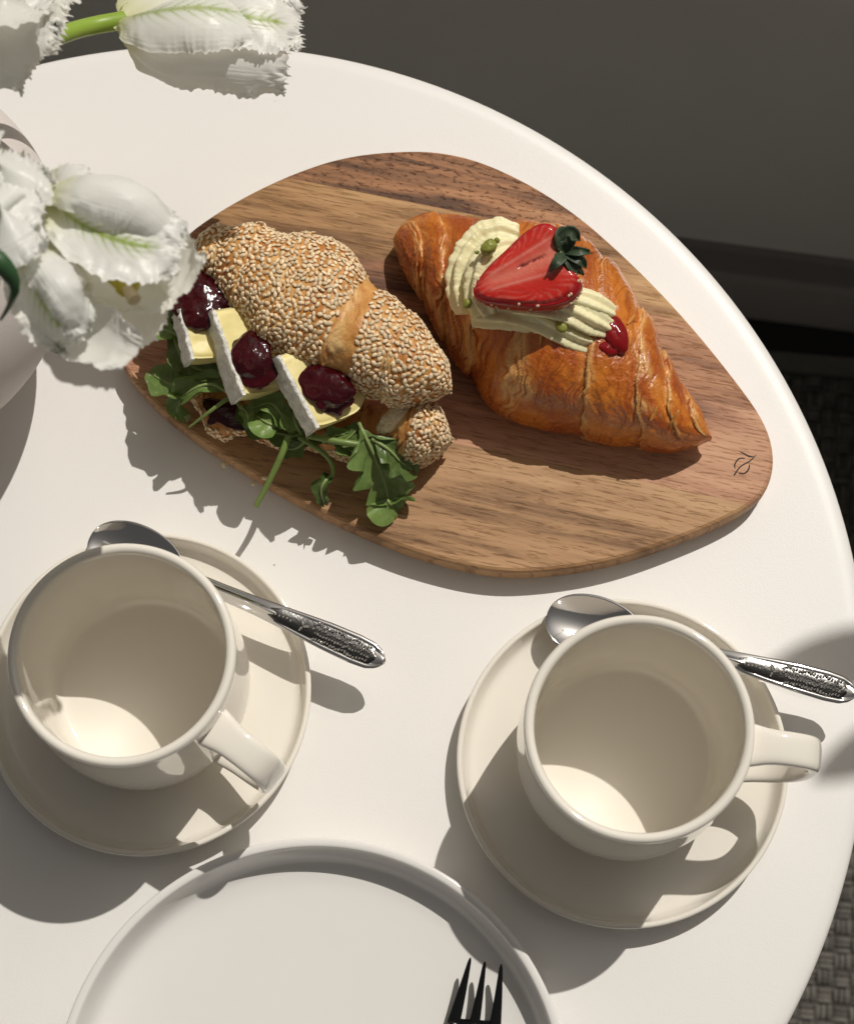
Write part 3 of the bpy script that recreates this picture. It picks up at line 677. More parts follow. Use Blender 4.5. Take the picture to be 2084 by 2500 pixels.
# ruffled mound at the left, laid in close zigzag passes, then the long tail to the right
def up(px, py, z): return Z5(px, py, z)
rope(mb, [up(700, 215, .061), up(560, 190, .062), up(440, 240, .061), up(360, 330, .060), up(300, 450, .059), up(275, 570, .057), up(285, 700, .055), up(320, 830, .053)], [.0060, .0075, .0085, .0088, .0088, .0088, .0085, .0070], seed=1, twist=.6, wob=.035, star=.15)
rope(mb, [up(660, 300, .064), up(550, 340, .067), up(465, 450, .067), up(425, 590, .065), up(420, 730, .062), up(470, 840, .058)], [.0055, .0075, .0085, .0085, .0080, .0065], seed=2, twist=.5, wob=.035, star=.15)
rope(mb, [up(330, 850, .055), up(450, 850, .056), up(600, 850, .057), up(800, 885, .058), up(960, 945, .058), up(1120, 1015, .056), up(1280, 1075, .053), up(1430, 1105, .049)], [.0062, .0070, .0070, .0068, .0070, .0070, .0066, .0042], seed=3, twist=.7, star=.17, lobes=7)
rope(mb, [up(700, 800, .060), up(900, 800, .063), up(1050, 820, .063), up(1200, 865, .062), up(1340, 925, .059), up(1490, 985, .055)], [.0065, .0072, .0072, .0070, .0070, .0046], seed=4, twist=.6, star=.17, lobes=7)
rope(mb, [up(600, 560, .060), up(760, 640, .062), up(940, 700, .063), up(1100, 740, .063), up(1260, 780, .061), up(1400, 820, .059), up(1515, 860, .056)], [.0085, .0090, .0085, .0078, .0072, .0068, .0042], seed=6, twist=.6, star=.16, lobes=7)
obj('piped_cream', mb, M['cream'], cro)
mb = MB(); pj = S5(1535, 1020, -.001); blob(mb, pj, .0062, .0105, .0045, 32, .18, 2.5, 4, .35); pj = S5(1470, 1150, -.001); blob(mb, pj, .0055, .0034, .0022, 24, .2, 2.5, 6, -.3); obj('jam', mb, M['redjam'], cro)

# strawberry half
def strawberry():
    ol = [(325, 665), (345, 600), (420, 500), (500, 410), (590, 330), (680, 240), (760, 165), (850, 105), (930, 78), (1000, 88), (1045, 130), (1040, 200), (1050, 280), (1075, 380), (1120, 450), (1190, 500), (1235, 550), (1225, 620), (1180, 680), (1100, 735), (990, 770), (860, 778), (700, 772), (560, 762), (430, 742), (350, 705)]
    zf = lambda x, y: .0815+.000012*(500-x)*0+(620-y)*.0000105+(x-700)*.0000035
    ring = chaikin(np.array([Z5(x, y, zf(x, y)) for x, y in ol]), 2, True); n = len(ring)
    cen = Z5(800, 480, zf(800, 480))
    t = empty('strawberry_half', cen-[0, 0, .015], 'cut strawberry half with green leaves leaning on the piped cream', 'strawberry')
    tipv = Z5(325, 665, zf(325, 665)); axs = Z5(1085, 330, zf(1085, 330))-tipv; La = np.linalg.norm(axs); axs /= La
    nrm = np.cross(Z5(900, 150, zf(900, 150))-tipv, Z5(900, 700, zf(900, 700))-tipv); nrm /= np.linalg.norm(nrm); nrm = nrm if nrm[2] > 0 else -nrm
    sd = np.cross(nrm, axs)
    m = 34; k = np.linspace(0, 1, m)[:, None, None]
    P = cen+(ring-cen)[None]*k
    rel = P-tipv; u = rel@axs/La; vv = rel@sd
    rr_ = k[..., 0]+0*u
    core = np.exp(-((vv-.0006*np.sin(u*9))/(.0016+.0048*u))**2)*sstep(.05, .3, u)
    edge_line = np.exp(-((np.abs(vv)-(.0018+.0062*np.clip(u, 0, 1)))/.0007)**2)*sstep(.08, .25, u)*sstep(.93, .7, rr_)
    ang = np.arctan2(vv, u*La-.02)
    streak = sstep(.25, .8, np.cos(ang*44+4*fbm(np.stack([u*5, vv*200, 0*u], -1), 2, 4)))*sstep(.55, .80, rr_)*sstep(.995, .9, rr_)
    red = np.array([.60, .028, .018]); deep = np.array([.42, .008, .010]); pink = np.array([.78, .22, .16]); white = np.array([.85, .50, .40])
    Cc = red*(1-sstep(.8, 1., rr_)[..., None])+deep*sstep(.8, 1., rr_)[..., None]
    pink = np.array([.80, .30, .21])
    Cc = Cc*(1-.6*core[..., None])+pink*.6*core[..., None]
    Cc = Cc*(1-.32*edge_line[..., None])+white*.32*edge_line[..., None]
    Cc = Cc*(1-.16*streak[..., None])+white*.16*streak[..., None]
    crack = np.exp(-((vv-.0012)/.0006)**2)*sstep(.5, .58, u)*sstep(.86, .78, u)
    cn = fbm(np.stack([u*60, vv*900, 0*u], -1), 2, 8)
    Cc = Cc*(1-(.85*crack*sstep(-.3, .1, cn))[..., None])+np.array([.06, .004, .006])*(.85*crack*sstep(-.3, .1, cn))[..., None]
    P = P+nrm*(-.0007*core-.0009*crack+.0004*np.sin(u*7)-.0012*sstep(.9, 1., rr_))[..., None]
    P = P+nrm*(.0014*(1-rr_**2))[..., None]
    mb = MB(); mb.grid(P, cv=True, c=Cc); 
    bk = 20; kk = np.linspace(0, 1, bk)
    off = np.array([.0045, -.0055, 0])
    B_ = []
    for j in range(bk):
        ph = kk[j]*np.pi/2; sc_ = math.cos(ph)**.8 if kk[j] < 1 else .0
        ringj = cen+(ring-cen)*(sc_*(1+.10*math.sin(2*ph)))+off*math.sin(ph)-nrm*.0165*math.sin(ph)
        if j == 0: ringj = P[-1]
        B_.append(ringj)
    B_ = np.array(B_); cb = np.broadcast_to(np.array([.36, .008, .012]), B_.shape)
    mb.grid(B_, cv=True, c=cb)
    obj('flesh', mb, M['berry'], t)
    # achenes on the visible skin
    mb = MB(); rs = np.random.default_rng(2)
    for q in range(64):
        j = rs.integers(0, 8); i = rs.integers(0, n); c0 = B_[j, i]; blob(mb, c0, .0009, .00065, .0006, 8, .05, 2, q, rs.uniform(0, 3), c=None)
    obj('achenes', mb, M['seed'], t, kind='stuff')
    # calyx
    q0 = Z5(1105, 330, .083)
    for k_, (x, y, z, wv, cx_, cy_) in enumerate([(1240, 235, .086, .0060, 1150, 180), (1150, 130, .085, .0052, 1090, 190), (1345, 340, .084, .0032, 1240, 330), (1300, 470, .082, .0040, 1230, 400), (1215, 560, .081, .0046, 1170, 430), (985, 500, .0865, .0042, 1050, 420), (1275, 530, .078, .0035, 1200, 450), (1080, 160, .0835, .004, 1075, 250)]):
        mid = Z5(cx_, cy_, z+.0035); tip = Z5(x, y, z)
        P_, _, _ = blade([q0, mid, tip], lambda t_: .72*wv*np.sin(np.pi*np.clip(.12+.88*t_, 0, .985))**.8, 22, 9, [.2, .7, 1.1], hint=(.1, -.1, 1), ruff=.0016, seed=k_+30, rfreq=5)
        mb = MB(); mb.grid(P_); obj('sepal', mb, M['sepal'], t, solid=.0004)
    return t
strawberry()
def nut(x, y, z, r, label, s):
    mb = MB(); c0 = Z5(x, y, z); blob(mb, c0, r*1.15, r*.9, r*.85, 24, .22, 2.2, s, s*.7)
    tag(obj('pistachio_piece', mb, M['nut'], loc=c0), label, 'pistachio piece', 'pistachio pieces on the cream')
nut(465, 290, .0780, .0037, 'largest green pistachio piece, on top of the ruffled cream swirl', 1)
nut(282, 772, .0648, .0021, 'small pistachio piece on the cream left of the strawberry tip', 2)
nut(1085, 975, .0645, .0026, 'yellowish pistachio piece on the piped cream tail', 3)
nut(535, 228, .0745, .0012, 'tiny pistachio crumb just behind the largest piece', 4)
nut(365, 335, .0765, .0010, 'tiny pistachio crumb left of the largest piece', 5)

# ------------------------------------------------------------------ croissant sandwich
sw = empty('croissant_sandwich', Z2(800, 900, .0125), 'sesame croissant sandwich filled with cheese, jam and rocket', 'sandwich')
# bottom half with the turned-up end
bzl = .020
b_up = [(190, 760), (260, 720), (400, 700), (600, 760), (800, 860), (1000, 960), (1200, 1060), (1330, 1070), (1440, 1045), (1530, 1072), (1590, 1150), (1630, 1215)]
b_lo = [(190, 880), (300, 1090), (345, 1190), (430, 1238), (500, 1195), (570, 1218), (700, 1270), (870, 1300), (960, 1312), (1100, 1362), (1250, 1370), (1340, 1375), (1450, 1402), (1560, 1368), (1610, 1320)]
hb = lambda s: np.interp(s, [0, .05, .4, .72, .82, .9, .97, 1], [.002, .008, .011, .013, .022, .024, .016, .004])
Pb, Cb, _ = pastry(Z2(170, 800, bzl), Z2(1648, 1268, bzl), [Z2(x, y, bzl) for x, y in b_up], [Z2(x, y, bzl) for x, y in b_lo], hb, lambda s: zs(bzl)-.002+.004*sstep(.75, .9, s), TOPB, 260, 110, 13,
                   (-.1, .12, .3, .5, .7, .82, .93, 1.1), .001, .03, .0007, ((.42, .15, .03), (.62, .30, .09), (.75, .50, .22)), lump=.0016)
mb = MB(); mb.grid(Pb, cv=True, flip=True, c=Cb); bot = obj('bottom_half', mb, M['bun'], sw)
mb = MB(); blob(mb, Z2(1350, 1130, .037), .0095, .0046, .0062, 64, .34, 2.6, 9, .72); blob(mb, Z2(1300, 1180, .035), .0050, .0034, .0045, 40, .34, 3, 12, .5); obj('torn_crumb', mb, M['crumb'], bot)
# top half
tz = .046
t_up = [(248, 190), (262, 160), (330, 128), (420, 112), (470, 130), (520, 150), (600, 135), (650, 128), (700, 150), (740, 190), (790, 200), (860, 188), (930, 178), (1010, 205), (1090, 260), (1140, 310), (1180, 370), (1200, 420), (1270, 490), (1350, 520), (1430, 590), (1490, 650), (1530, 730), (1580, 800), (1625, 860), (1645, 930)]
t_lo = [(240, 330), (270, 390), (340, 410), (400, 480), (440, 540), (480, 605), (540, 650), (590, 710), (600, 760), (650, 830), (740, 850), (800, 880), (860, 885), (930, 930), (1050, 950), (1120, 990), (1180, 1010), (1250, 1030), (1320, 1060), (1420, 1055), (1500, 1035), (1590, 1010)]
ht = lambda s: .0262*np.sin(np.pi*np.clip(.06+.90*s, 0, 1))**.5*(1-.10*np.exp(-((s-.60)/.045)**2)-.05*np.exp(-((s-.22)/.03)**2))*np.minimum(1, np.sqrt(np.clip(np.minimum(s, 1-s)/.05, 0, 1)))+.001
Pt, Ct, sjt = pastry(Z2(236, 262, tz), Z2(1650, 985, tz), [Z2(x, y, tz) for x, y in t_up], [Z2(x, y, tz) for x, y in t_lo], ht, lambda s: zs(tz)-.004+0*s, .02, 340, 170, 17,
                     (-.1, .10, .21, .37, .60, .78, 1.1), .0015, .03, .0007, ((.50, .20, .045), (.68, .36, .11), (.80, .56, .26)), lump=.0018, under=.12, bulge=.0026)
mb = MB(); mb.grid(Pt, cv=True, flip=True, c=Ct); top = obj('top_half', mb, M['bun'], sw)
tbvh = tree_of(Pt); bbvh = tree_of(Pb)

def seed_mesh(L=.0031, wv=.0022, th=.0011):
    n = 6; rings = [(-.36, .62), (.0, 1.0), (.32, .72)]
    v = [(-.5*L, 0, 0)]
    for x, r in rings:
        for j in range(n):
            a = 2*math.pi*j/n; v.append((x*L, r*wv/2*math.cos(a), r*th/2*math.sin(a)))
    v.append((.52*L, 0, 0)); f = [[0, 1+(j+1) % n, 1+j] for j in range(n)]
    for r in range(2):
        for j in range(n): f.append([1+r*n+j, 1+r*n+(j+1) % n, 1+(r+1)*n+(j+1) % n, 1+(r+1)*n+j])
    k = 1+2*n; e = len(v)-1
    f += [[e, k+j, k+(j+1) % n] for j in range(n)]
    return np.array(v), f
SV, SF = seed_mesh()
sme = mesh_from('sesame_seed', SV, SF); sme.materials.append(M['seed'])
def scatter(P_, mask, n_try, dmin, rng):
    nrm = -vnormals(P_); cen = P_.reshape(-1, 3)
    nu, nv = P_.shape[:2]
    a = np.linalg.norm(np.cross(np.gradient(P_, axis=0), np.roll(P_, -1, 1)-P_), axis=2); a = a*mask; a[-1] = 0
    pr = (a/a.sum()).ravel(); pick = rng.choice(nu*nv, n_try, p=pr)
    pts = []; nr = []; cell = {}
    for i in pick:
        u_, v_ = divmod(int(i), nv)
        p = P_[u_, v_]+(P_[min(u_+1, nu-1), v_]-P_[u_, v_])*rng.random()+(P_[u_, (v_+1) % nv]-P_[u_, v_])*rng.random()
        key = tuple((p/dmin).astype(int)); ok = True
        for dx in (-1, 0, 1):
            for dy in (-1, 0, 1):
                for dz in (-1, 0, 1):
                    for q in cell.get((key[0]+dx, key[1]+dy, key[2]+dz), ()):
                        if np.sum((q-p)**2) < dmin*dmin: ok = False; break
                    if not ok: break
                if not ok: break
            if not ok: break
        if not ok: continue
        cell.setdefault(key, []).append(p); pts.append(p); nr.append(nrm[u_, v_])
    return np.array(pts), np.array(nr)
rs = np.random.default_rng(11)
nt_ = -vnormals(Pt)
if nt_[:, :, 2][170, 40] < 0: FLIPN = -1
else: FLIPN = 1
ang_idx = np.arange(Pt.shape[1])/Pt.shape[1]*2*np.pi
mt = ((np.sin(ang_idx) > -.25)[None] & np.ones_like(sjt, bool)).astype(float)
BSG = 1.
gap = (np.exp(-((sjt-.625-.012*np.cos(ang_idx)[None])/(.050+.016*np.cos(ang_idx-np.pi)[None]*BSG))**2) > .45)
thin = np.where(gap, .0, 1.0)*np.where(np.abs(sjt-.70) < .03, .85, 1.)
pts1, nr1 = scatter(Pt, mt*thin*np.where(fbm(np.stack([Pt[..., 0]*55, Pt[..., 1]*55, Pt[..., 2]*55], -1), 3, 5) < -.16, .35, 1.), 16000, .00187, rs)
sb = np.linspace(0, 1, Pb.shape[0])[:, None]; angb = np.arange(Pb.shape[1])/Pb.shape[1]*2*np.pi
mbk = ((sb > .84) & (np.sin(angb)[None] > -.4)).astype(float)
pts2, nr2 = scatter(Pb, mbk+((sb < .84) & (np.abs(np.sin(angb))[None] < .35))*.18, 5200, .0018, rs)
nr1 = nr1*FLIPN; nr2 = nr2*FLIPN
pts = np.vstack([pts1, pts2]); nrs = np.vstack([nr1, nr2]); own = np.r_[np.zeros(len(pts1), int), np.ones(len(pts2), int)]
print('seeds', len(pts1), len(pts2))
def seed_frame(nv_, rng):
    t_ = rng.normal(size=3); t_ -= nv_*(t_@nv_); t_ /= np.linalg.norm(t_); nv2 = nv_+rng.normal(size=3)*.16; nv2 /= np.linalg.norm(nv2)
    t_ -= nv2*(t_@nv2); t_ /= np.linalg.norm(t_); b_ = np.cross(nv2, t_)
    s_ = rng.uniform(.85, 1.12)
    return np.c_[t_*s_, b_*s_*rng.uniform(.88, 1.1), nv2*s_]
face = nrs@((CP-pts)/np.linalg.norm(CP-pts, axis=1)[:, None]).T.diagonal() if False else np.einsum('ij,ij->i', nrs, (CP-pts)/np.linalg.norm(CP-pts, axis=1)[:, None])
face = face+.3*(own == 1)+1.2*(pts[:, 2])
order = np.argsort(-face+rs.uniform(0, .25, len(face))); chosen = set(order[:290].tolist())
rest = {0: [[], [], [], 0], 1: [[], [], [], 0]}
for i in range(len(pts)):
    F_ = seed_frame(nrs[i], rs); p = pts[i]+nrs[i]*.00035
    par = top if own[i] == 0 else bot
    if i in chosen:
        o = bpy.data.objects.new('sesame_seed', sme); COL.objects.link(o); o.parent = par
        b_ = p-origin(par); m4 = Matrix(((F_[0, 0], F_[0, 1], F_[0, 2], b_[0]), (F_[1, 0], F_[1, 1], F_[1, 2], b_[1]), (F_[2, 0], F_[2, 1], F_[2, 2], b_[2]), (0, 0, 0, 1)))
        o.matrix_local = m4
    else:
        r_ = rest[own[i]]; r_[0].append(SV@F_.T+p); r_[1] += [[a+r_[3] for a in f] for f in SF]; r_[3] += len(SV)
        r_[2].append(np.tile(np.array([.93, .73, .47])*rs.uniform(.70, 1.0), (len(SV), 1)))
for k_, par in ((0, top), (1, bot)):
    r_ = rest[k_]
    if r_[0]:
        mb = MB(); mb.v = [np.vstack(r_[0])]; mb.f = r_[1]; mb.c = [np.vstack(r_[2])]; mb.n = r_[3]; obj('sesame_seeds', mb, M['seeds'], par, kind='stuff')

# cheese slices: a slab leaning on its long side, rind along the raised edge
def cheese(p0, p1, width, th, lean, label, s):
    """p0 far top corner, p1 near end of the rind edge; slab falls away to the right of it"""
    p0 = np.asarray(p0); p1 = np.asarray(p1); U = p1-p0; L = np.linalg.norm(U); U /= L
    side = np.cross(U, [0, 0, 1]); side = side/np.linalg.norm(side); side = side if side[0] > 0 else -side
    D = side*math.cos(lean)-np.array([0, 0, 1])*math.sin(lean)          # across the slice, down to the right
    Nn = np.cross(U, D); Nn = Nn if Nn[2] > 0 else -Nn                    # top face normal
    t = empty('cheese_slice', (p0+p1)/2-[0, 0, .012], label, 'cheese slice', 'soft cheese slices in the sandwich')
    nu, nv, nw = 26, 18, 6
    u = np.linspace(0, 1, nu)[:, None]; v = np.linspace(0, 1, nv)[None]
    rnd = .93+.07*np.sqrt(np.clip(1-(2*v-1)**4, 0, 1))
    wob = lambda a, b_, k: .0006*fbm(np.stack([a*6+k, b_*5, 0*a+s], -1), 3, s)
    def pt(a, b_, c): return p0+U*(a*L)[..., None]+D*(b_*width)[..., None]-Nn*(c*th)[..., None]
    a = u*(.0+rnd)+0*v; b_ = v+0*u
    endr = np.where(b_ > .55, (b_-.55)/.45, 0)**2
    a2 = a*(1-.30*endr)
    topf = pt(a2, b_, 0*a)+Nn*wob(a2, b_, 0)[..., None]; botf = pt(a2*.99, b_, 0*a+1)+Nn*wob(a2, b_, 3)[..., None]
    rim = topf.copy(); ed = np.maximum(np.maximum(sstep(.06, 0, u)+0*v, sstep(.94, 1, u)+0*v), sstep(.92, 1, v)+0*u)
    topf = topf-Nn*(ed*.0012)[..., None]
    mb = MB(); shell(mb, topf, botf); obj('paste', mb, M['paste'], t)
    uu = np.linspace(0, 1, 40)[:, None]; ww = np.linspace(-.04, 1.04, 12)[None]
    q = np.stack([uu*14+0*ww, ww*3+0*uu, 0*uu*ww+s], -1)
    dep = .0011+.0009*fbm(q, 3, s+4)
    R1 = pt(uu*1.0+0*ww, 0*uu*ww, ww+0*uu)-D*dep[..., None]; R1[..., :] += U*(.0006*fbm(q*1.3+9, 2, s))[..., None]
    R0 = pt(uu+0*ww, 0*uu*ww+.03, ww+0*uu)
    mb = MB(); shell(mb, R1, R0); obj('rind', mb, M['rind'], t)
    return t
_z33 = Reg(370, 740, 4.3775)
Z33 = lambda x, y, z: _z33(x, y, zs(z+.003))
cheese(Z33(310, 60, .051), Z33(440, 600, .048), .030, .0125, .34, 'cheese slice nearest the white flower, jam dollop on its far end', 1)
cheese(Z33(655, 70, .055), Z33(985, 985, .049), .032, .0140, .40, 'middle cheese slice with the widest strip of white rind showing', 2)
cheese(Z33(1350, 560, .055), Z33(1775, 1335, .048), .034, .0125, .32, 'cheese slice nearest the torn bread end, jam running over it', 3)

def jam(label, parts, s):
    c0 = np.array(parts[0][0]); mb = MB(); rj = np.random.default_rng(s)
    for i, (c, rx, ry, rz, rot) in enumerate(parts):
        blob(mb, c, rx*1.06, ry*1.06, rz*.60, 40, .30, 1.8, s+i, rot)
        for k in range(6):          # runs and lumps that make the dollop irregular
            an = rj.uniform(0, 6.28); q = np.array(c)+[math.cos(an)*rx*.75, math.sin(an)*ry*.75, -rz*.22]
            blob(mb, q, rx*rj.uniform(.28, .50), ry*rj.uniform(.28, .50), rz*rj.uniform(.40, .62), 20, .2, 2, s+k, rj.uniform(0, 3))
    o = obj('jam_dollop', mb, M['jam'], loc=c0)
    m = o.modifiers.new('merge', 'REMESH'); m.mode = 'VOXEL'; m.voxel_size = .00055; m.use_smooth_shade = True
    m = o.modifiers.new('soften', 'SMOOTH'); m.factor = .5; m.iterations = 7
    tag(o, label, 'jam', 'dark jam dollops')
jam('glossy dark jam dollop just below the white flower petals', [(Z2(300, 500, .052), .0150, .0090, .0065, -.95), (Z2(290, 575, .0525), .0085, .0075, .0055, .3), (Z2(215, 320, .050), .011, .007, .006, -1.0)], 3)
jam('round dark jam dollop on the middle cheese slice', [(Z2(575, 800, .0545), .0095, .0100, .0058, .5), (Z2(612, 885, .0520), .0085, .0080, .0050, .2)], 9)
jam('dark jam dollop with bright glints on the slice by the torn bread', [(Z2(980, 965, .0535), .0125, .0085, .0058, -.5), (Z2(1010, 1045, .0500), .0085, .0058, .0042, -.1), (Z2(905, 930, .052), .006, .006, .005, 0)], 15)
jam('thin dark jam pool on the bread edge under the rocket', [(Z2(455, 1120, .0290), .0125, .0055, .0030, -.5)], 22)

# rocket leaves
def rocket(name_label, spine, hw, lobes=4, curl=.5, amp=.45, seed=0, rib=True, hint=(0, 0, 1), dark=1.0, tipw=.35):
    def wf(t_):
        b_ = hw*(np.sin(np.pi*np.clip(t_, 0, 1)**.8)**.7*(1-.15*t_)+.06)
        l = 1-amp*(.5+.5*np.cos(2*np.pi*lobes*t_+seed))*sstep(.97, .6, t_)
        return np.maximum(b_*l, .0006)
    nu, nv = 70, 15
    P_, t_, v_ = blade(spine, wf, nu, nv, curl, hint=hint, ruff=hw*.22, seed=seed, rfreq=5)
    # lobes sweep toward the tip
    T = frames(catmull(spine, nu)); P_ = P_+T[:, None]*(np.abs(v_)[None]**1.5*hw*.45*np.ones((nu, 1)))[..., None]
    g = np.array([.100, .165, .036])*dark; g2 = np.array([.20, .28, .085])*dark
    mixv = (.5+.5*fbm(np.stack([t_[:, None]*5+0*v_[None], v_[None]*2+0*t_[:, None], np.full((nu, nv), seed*1.)], -1), 3, seed))[..., None]
    Cc = g*(1-mixv)+g2*mixv
    k_ = np.exp(-(v_/.10)**2)[None, :, None]*(1-.6*t_)[:, None, None]; Cc = Cc*(1-k_)+np.array([.34, .42, .16])*k_
    vein = sstep(.86, .98, np.cos((np.abs(v_)[None]*1.3-t_[:, None]*2.2)*22))[..., None]*.25*(np.abs(v_)[None, :, None] > .08); Cc = Cc*(1-vein)+np.array([.26, .36, .12])*vein
    root = empty('rocket_leaf', P_[nu//2, nv//2]-[0, 0, .004], name_label, 'rocket leaf', 'rocket leaves in the sandwich')
    mb = MB(); mb.grid(P_, c=Cc); obj('leaf_blade', mb, M['rocket'], root)
    if rib:
        C = catmull(spine, 40); C = C+np.array([0, 0, .0003]); mb = MB(); tube(mb, C, np.linspace(.0010, .0003, 40), 8, c=np.array([.36, .44, .17])); obj('midrib', mb, M['rocket'], root)
    return root
def stalk(label, pts, r0, r1):
    C = catmull(pts, 50); mb = MB(); tube(mb, C, np.linspace(r0, r1, 50), 10, c=np.array([.24, .33, .09]))
    tag(obj('rocket_stalk', mb, M['rocket'], loc=C[25]), label, 'rocket stalk', 'bare rocket stalks')
rocket('broad rocket leaf folded over the board at the left end', [Z2(450, 1000, .036), Z2(360, 960, .037), Z2(270, 985, .036), Z2(195, 1050, .030), Z2(215, 1130, .022)], .0092, 3, [.6, 1.3, 1.5, 1.2], .35, 1)
rocket('pointed rocket leaf sticking out furthest left over the board', [Z2(300, 1010, .031), Z2(210, 980, .031), Z2(130, 955, .029), Z2(60, 915, .026)], .0105, 2, .7, .3, 2)
rocket('dark rocket leaf lying under the first cheese slice', [Z2(165, 640, .036), Z2(180, 760, .036), Z2(240, 850, .036), Z2(330, 890, .037), Z2(450, 900, .037)], .0075, 3, .6, .3, 3, dark=.7)
rocket('small pale rocket leaf peeping out below the flower', [Z2(200, 700, .038), Z2(140, 680, .039), Z2(60, 640, .036)], .0070, 2, .5, .3, 4, dark=1.25)
rocket('dark rocket tip behind the pale leaf below the flower', [Z2(200, 640, .036), Z2(140, 610, .037), Z2(80, 590, .034)], .0060, 2, .5, .4, 5, dark=.6)
rocket('rocket leaf lying between the middle and last cheese slices', [Z2(800, 1240, .034), Z2(750, 1140, .038), Z2(680, 1065, .039), Z2(570, 1090, .034)], .0068, 3, .7, .35, 6, dark=1.15)
rocket('small bright rocket leaflet on the bread edge', [Z2(740, 1190, .035), Z2(670, 1170, .038), Z2(605, 1130, .036)], .0085, 1, .6, .1, 7, dark=1.3)
rocket('long dark rocket leaf running along the bread edge', [Z2(500, 1050, .031), Z2(560, 1150, .031), Z2(680, 1210, .031), Z2(800, 1235, .031), Z2(930, 1260, .030)], .0075, 4, .4, .4, 8, dark=.75)
rocket('upright rocket leaf beside the last strip of rind', [Z2(850, 1240, .033), Z2(810, 1160, .039), Z2(800, 1085, .040)], .0080, 2, .7, .3, 9, dark=1.1)
rocket('rocket leaf under the last cheese slice', [Z2(1000, 1280, .031), Z2(1090, 1250, .034), Z2(1150, 1190, .036)], .0065, 2, .5, .3, 10, dark=.9)
rocket('largest lobed rocket leaf hanging in front of the torn bread end', [Z2(1150, 1165, .038), Z2(1200, 1270, .036), Z2(1250, 1380, .030), Z2(1290, 1490, .023), Z2(1310, 1580, .0175)], .0170, 4, [.3, .5, .7, .8], .50, 11, dark=1.05)
rocket('small rounded rocket leaf tip lowest on the board', [Z2(1300, 1560, .017), Z2(1310, 1590, .0185), Z2(1330, 1610, .0165)], .0120, 1, .3, .1, 12, dark=1.3)
rocket('dark rocket leaf tucked under the seeded bread end', [Z2(1220, 1250, .036), Z2(1310, 1310, .034), Z2(1370, 1370, .030), Z2(1430, 1415, .026)], .0110, 3, .7, .4, 13, dark=.7)
rocket('curled dark rocket leaf at the end of the bent stalk', [Z2(1015, 1440, .022), Z2(970, 1480, .024), Z2(950, 1530, .022), Z2(965, 1590, .017)], .0062, 3, 1.4, .4, 14, dark=.55)
rocket('small rocket leaf beside the pale stalk under the large leaf', [Z2(1130, 1330, .030), Z2(1100, 1300, .033), Z2(1060, 1265, .034)], .0070, 2, .5, .3, 15, dark=1.)
rocket('small folded rocket leaf peeping out right of the last rind strip', [Z2(960, 1270, .032), Z2(1010, 1240, .036), Z2(1075, 1225, .037)], .0055, 2, 1.1, .3, 16, dark=1.1)
rocket('ragged rocket leaf spilling over the bread edge beside the longest stalk', [Z2(880, 1250, .034), Z2(820, 1300, .031), Z2(750, 1310, .026)], .0062, 3, .8, .4, 17, dark=.8)
rocket('thin rocket leaf curling up beside the torn crust', [Z2(520, 1080, .034), Z2(555, 1120, .037), Z2(560, 1185, .034)], .0050, 2, 1.2, .3, 18, dark=1.15)
stalk('longest bare stalk pointing down over the board edge', [Z2(775, 1235, .036), Z2(740, 1330, .035), Z2(680, 1460, .030), Z2(600, 1612, .024)], .0017, .0012)
stalk('bent dark stalk curving to the curled leaf', [Z2(830, 1240, .034), Z2(910, 1290, .033), Z2(985, 1350, .030), Z2(1014, 1420, .025), Z2(990, 1490, .021)], .0013, .0010)
stalk('short stalk crossing the torn crust at the left', [Z2(450, 1035, .037), Z2(360, 1100, .036), Z2(245, 1188, .030)], .0011, .0005)
stalk('pale thick stalk lying level below the last cheese slice', [Z2(870, 1230, .037), Z2(960, 1250, .038), Z2(1060, 1268, .038), Z2(1145, 1280, .037)], .0014, .0017)

# fallen seeds and crumbs on the board
for i, (x, y, lb) in enumerate([(648, 1460, 'stray sesame seed on the board beside the longest stalk'), (590, 1485, 'stray sesame seed nearest the board edge'), (430, 1388, 'stray sesame seed on the rim of the board')]):
    mb = MB(); c0 = Z2(x, y, .0133); blob(mb, c0, .0017, .0011, .0008, 10, .1, 2, i, i*.9)
    tag(obj('stray_seed', mb, M['seed'], loc=c0), lb, 'sesame seed', 'stray seeds on the board')

# ------------------------------------------------------------------ vase and tulips
VZ = .088
vc = V(-284, 525, VZ); VR = .0905
vs = empty('vase', (vc[0], vc[1], 0), 'round matte blush-white vase at the left holding white tulips', 'vase')
th = np.linspace(-.42*np.pi, .36*np.pi, 40)
prof = [(1e-5, .0005)]+[(VR*math.cos(a), VZ+VR*math.sin(a)-.0005) for a in th]+[(.034, .190), (.036, .212), (.0335, .215), (.031, .211), (.032, .185), (.06, .15), (.05, .06), (1e-5, .03)]
prof[1] = (prof[1][0], .0005)
mb = MB(); lathe(mb, prof, vc[0], vc[1], 160, sm=1); obj('body', mb, M['vase'], vs)
mouth = np.array([vc[0], vc[1], .215])

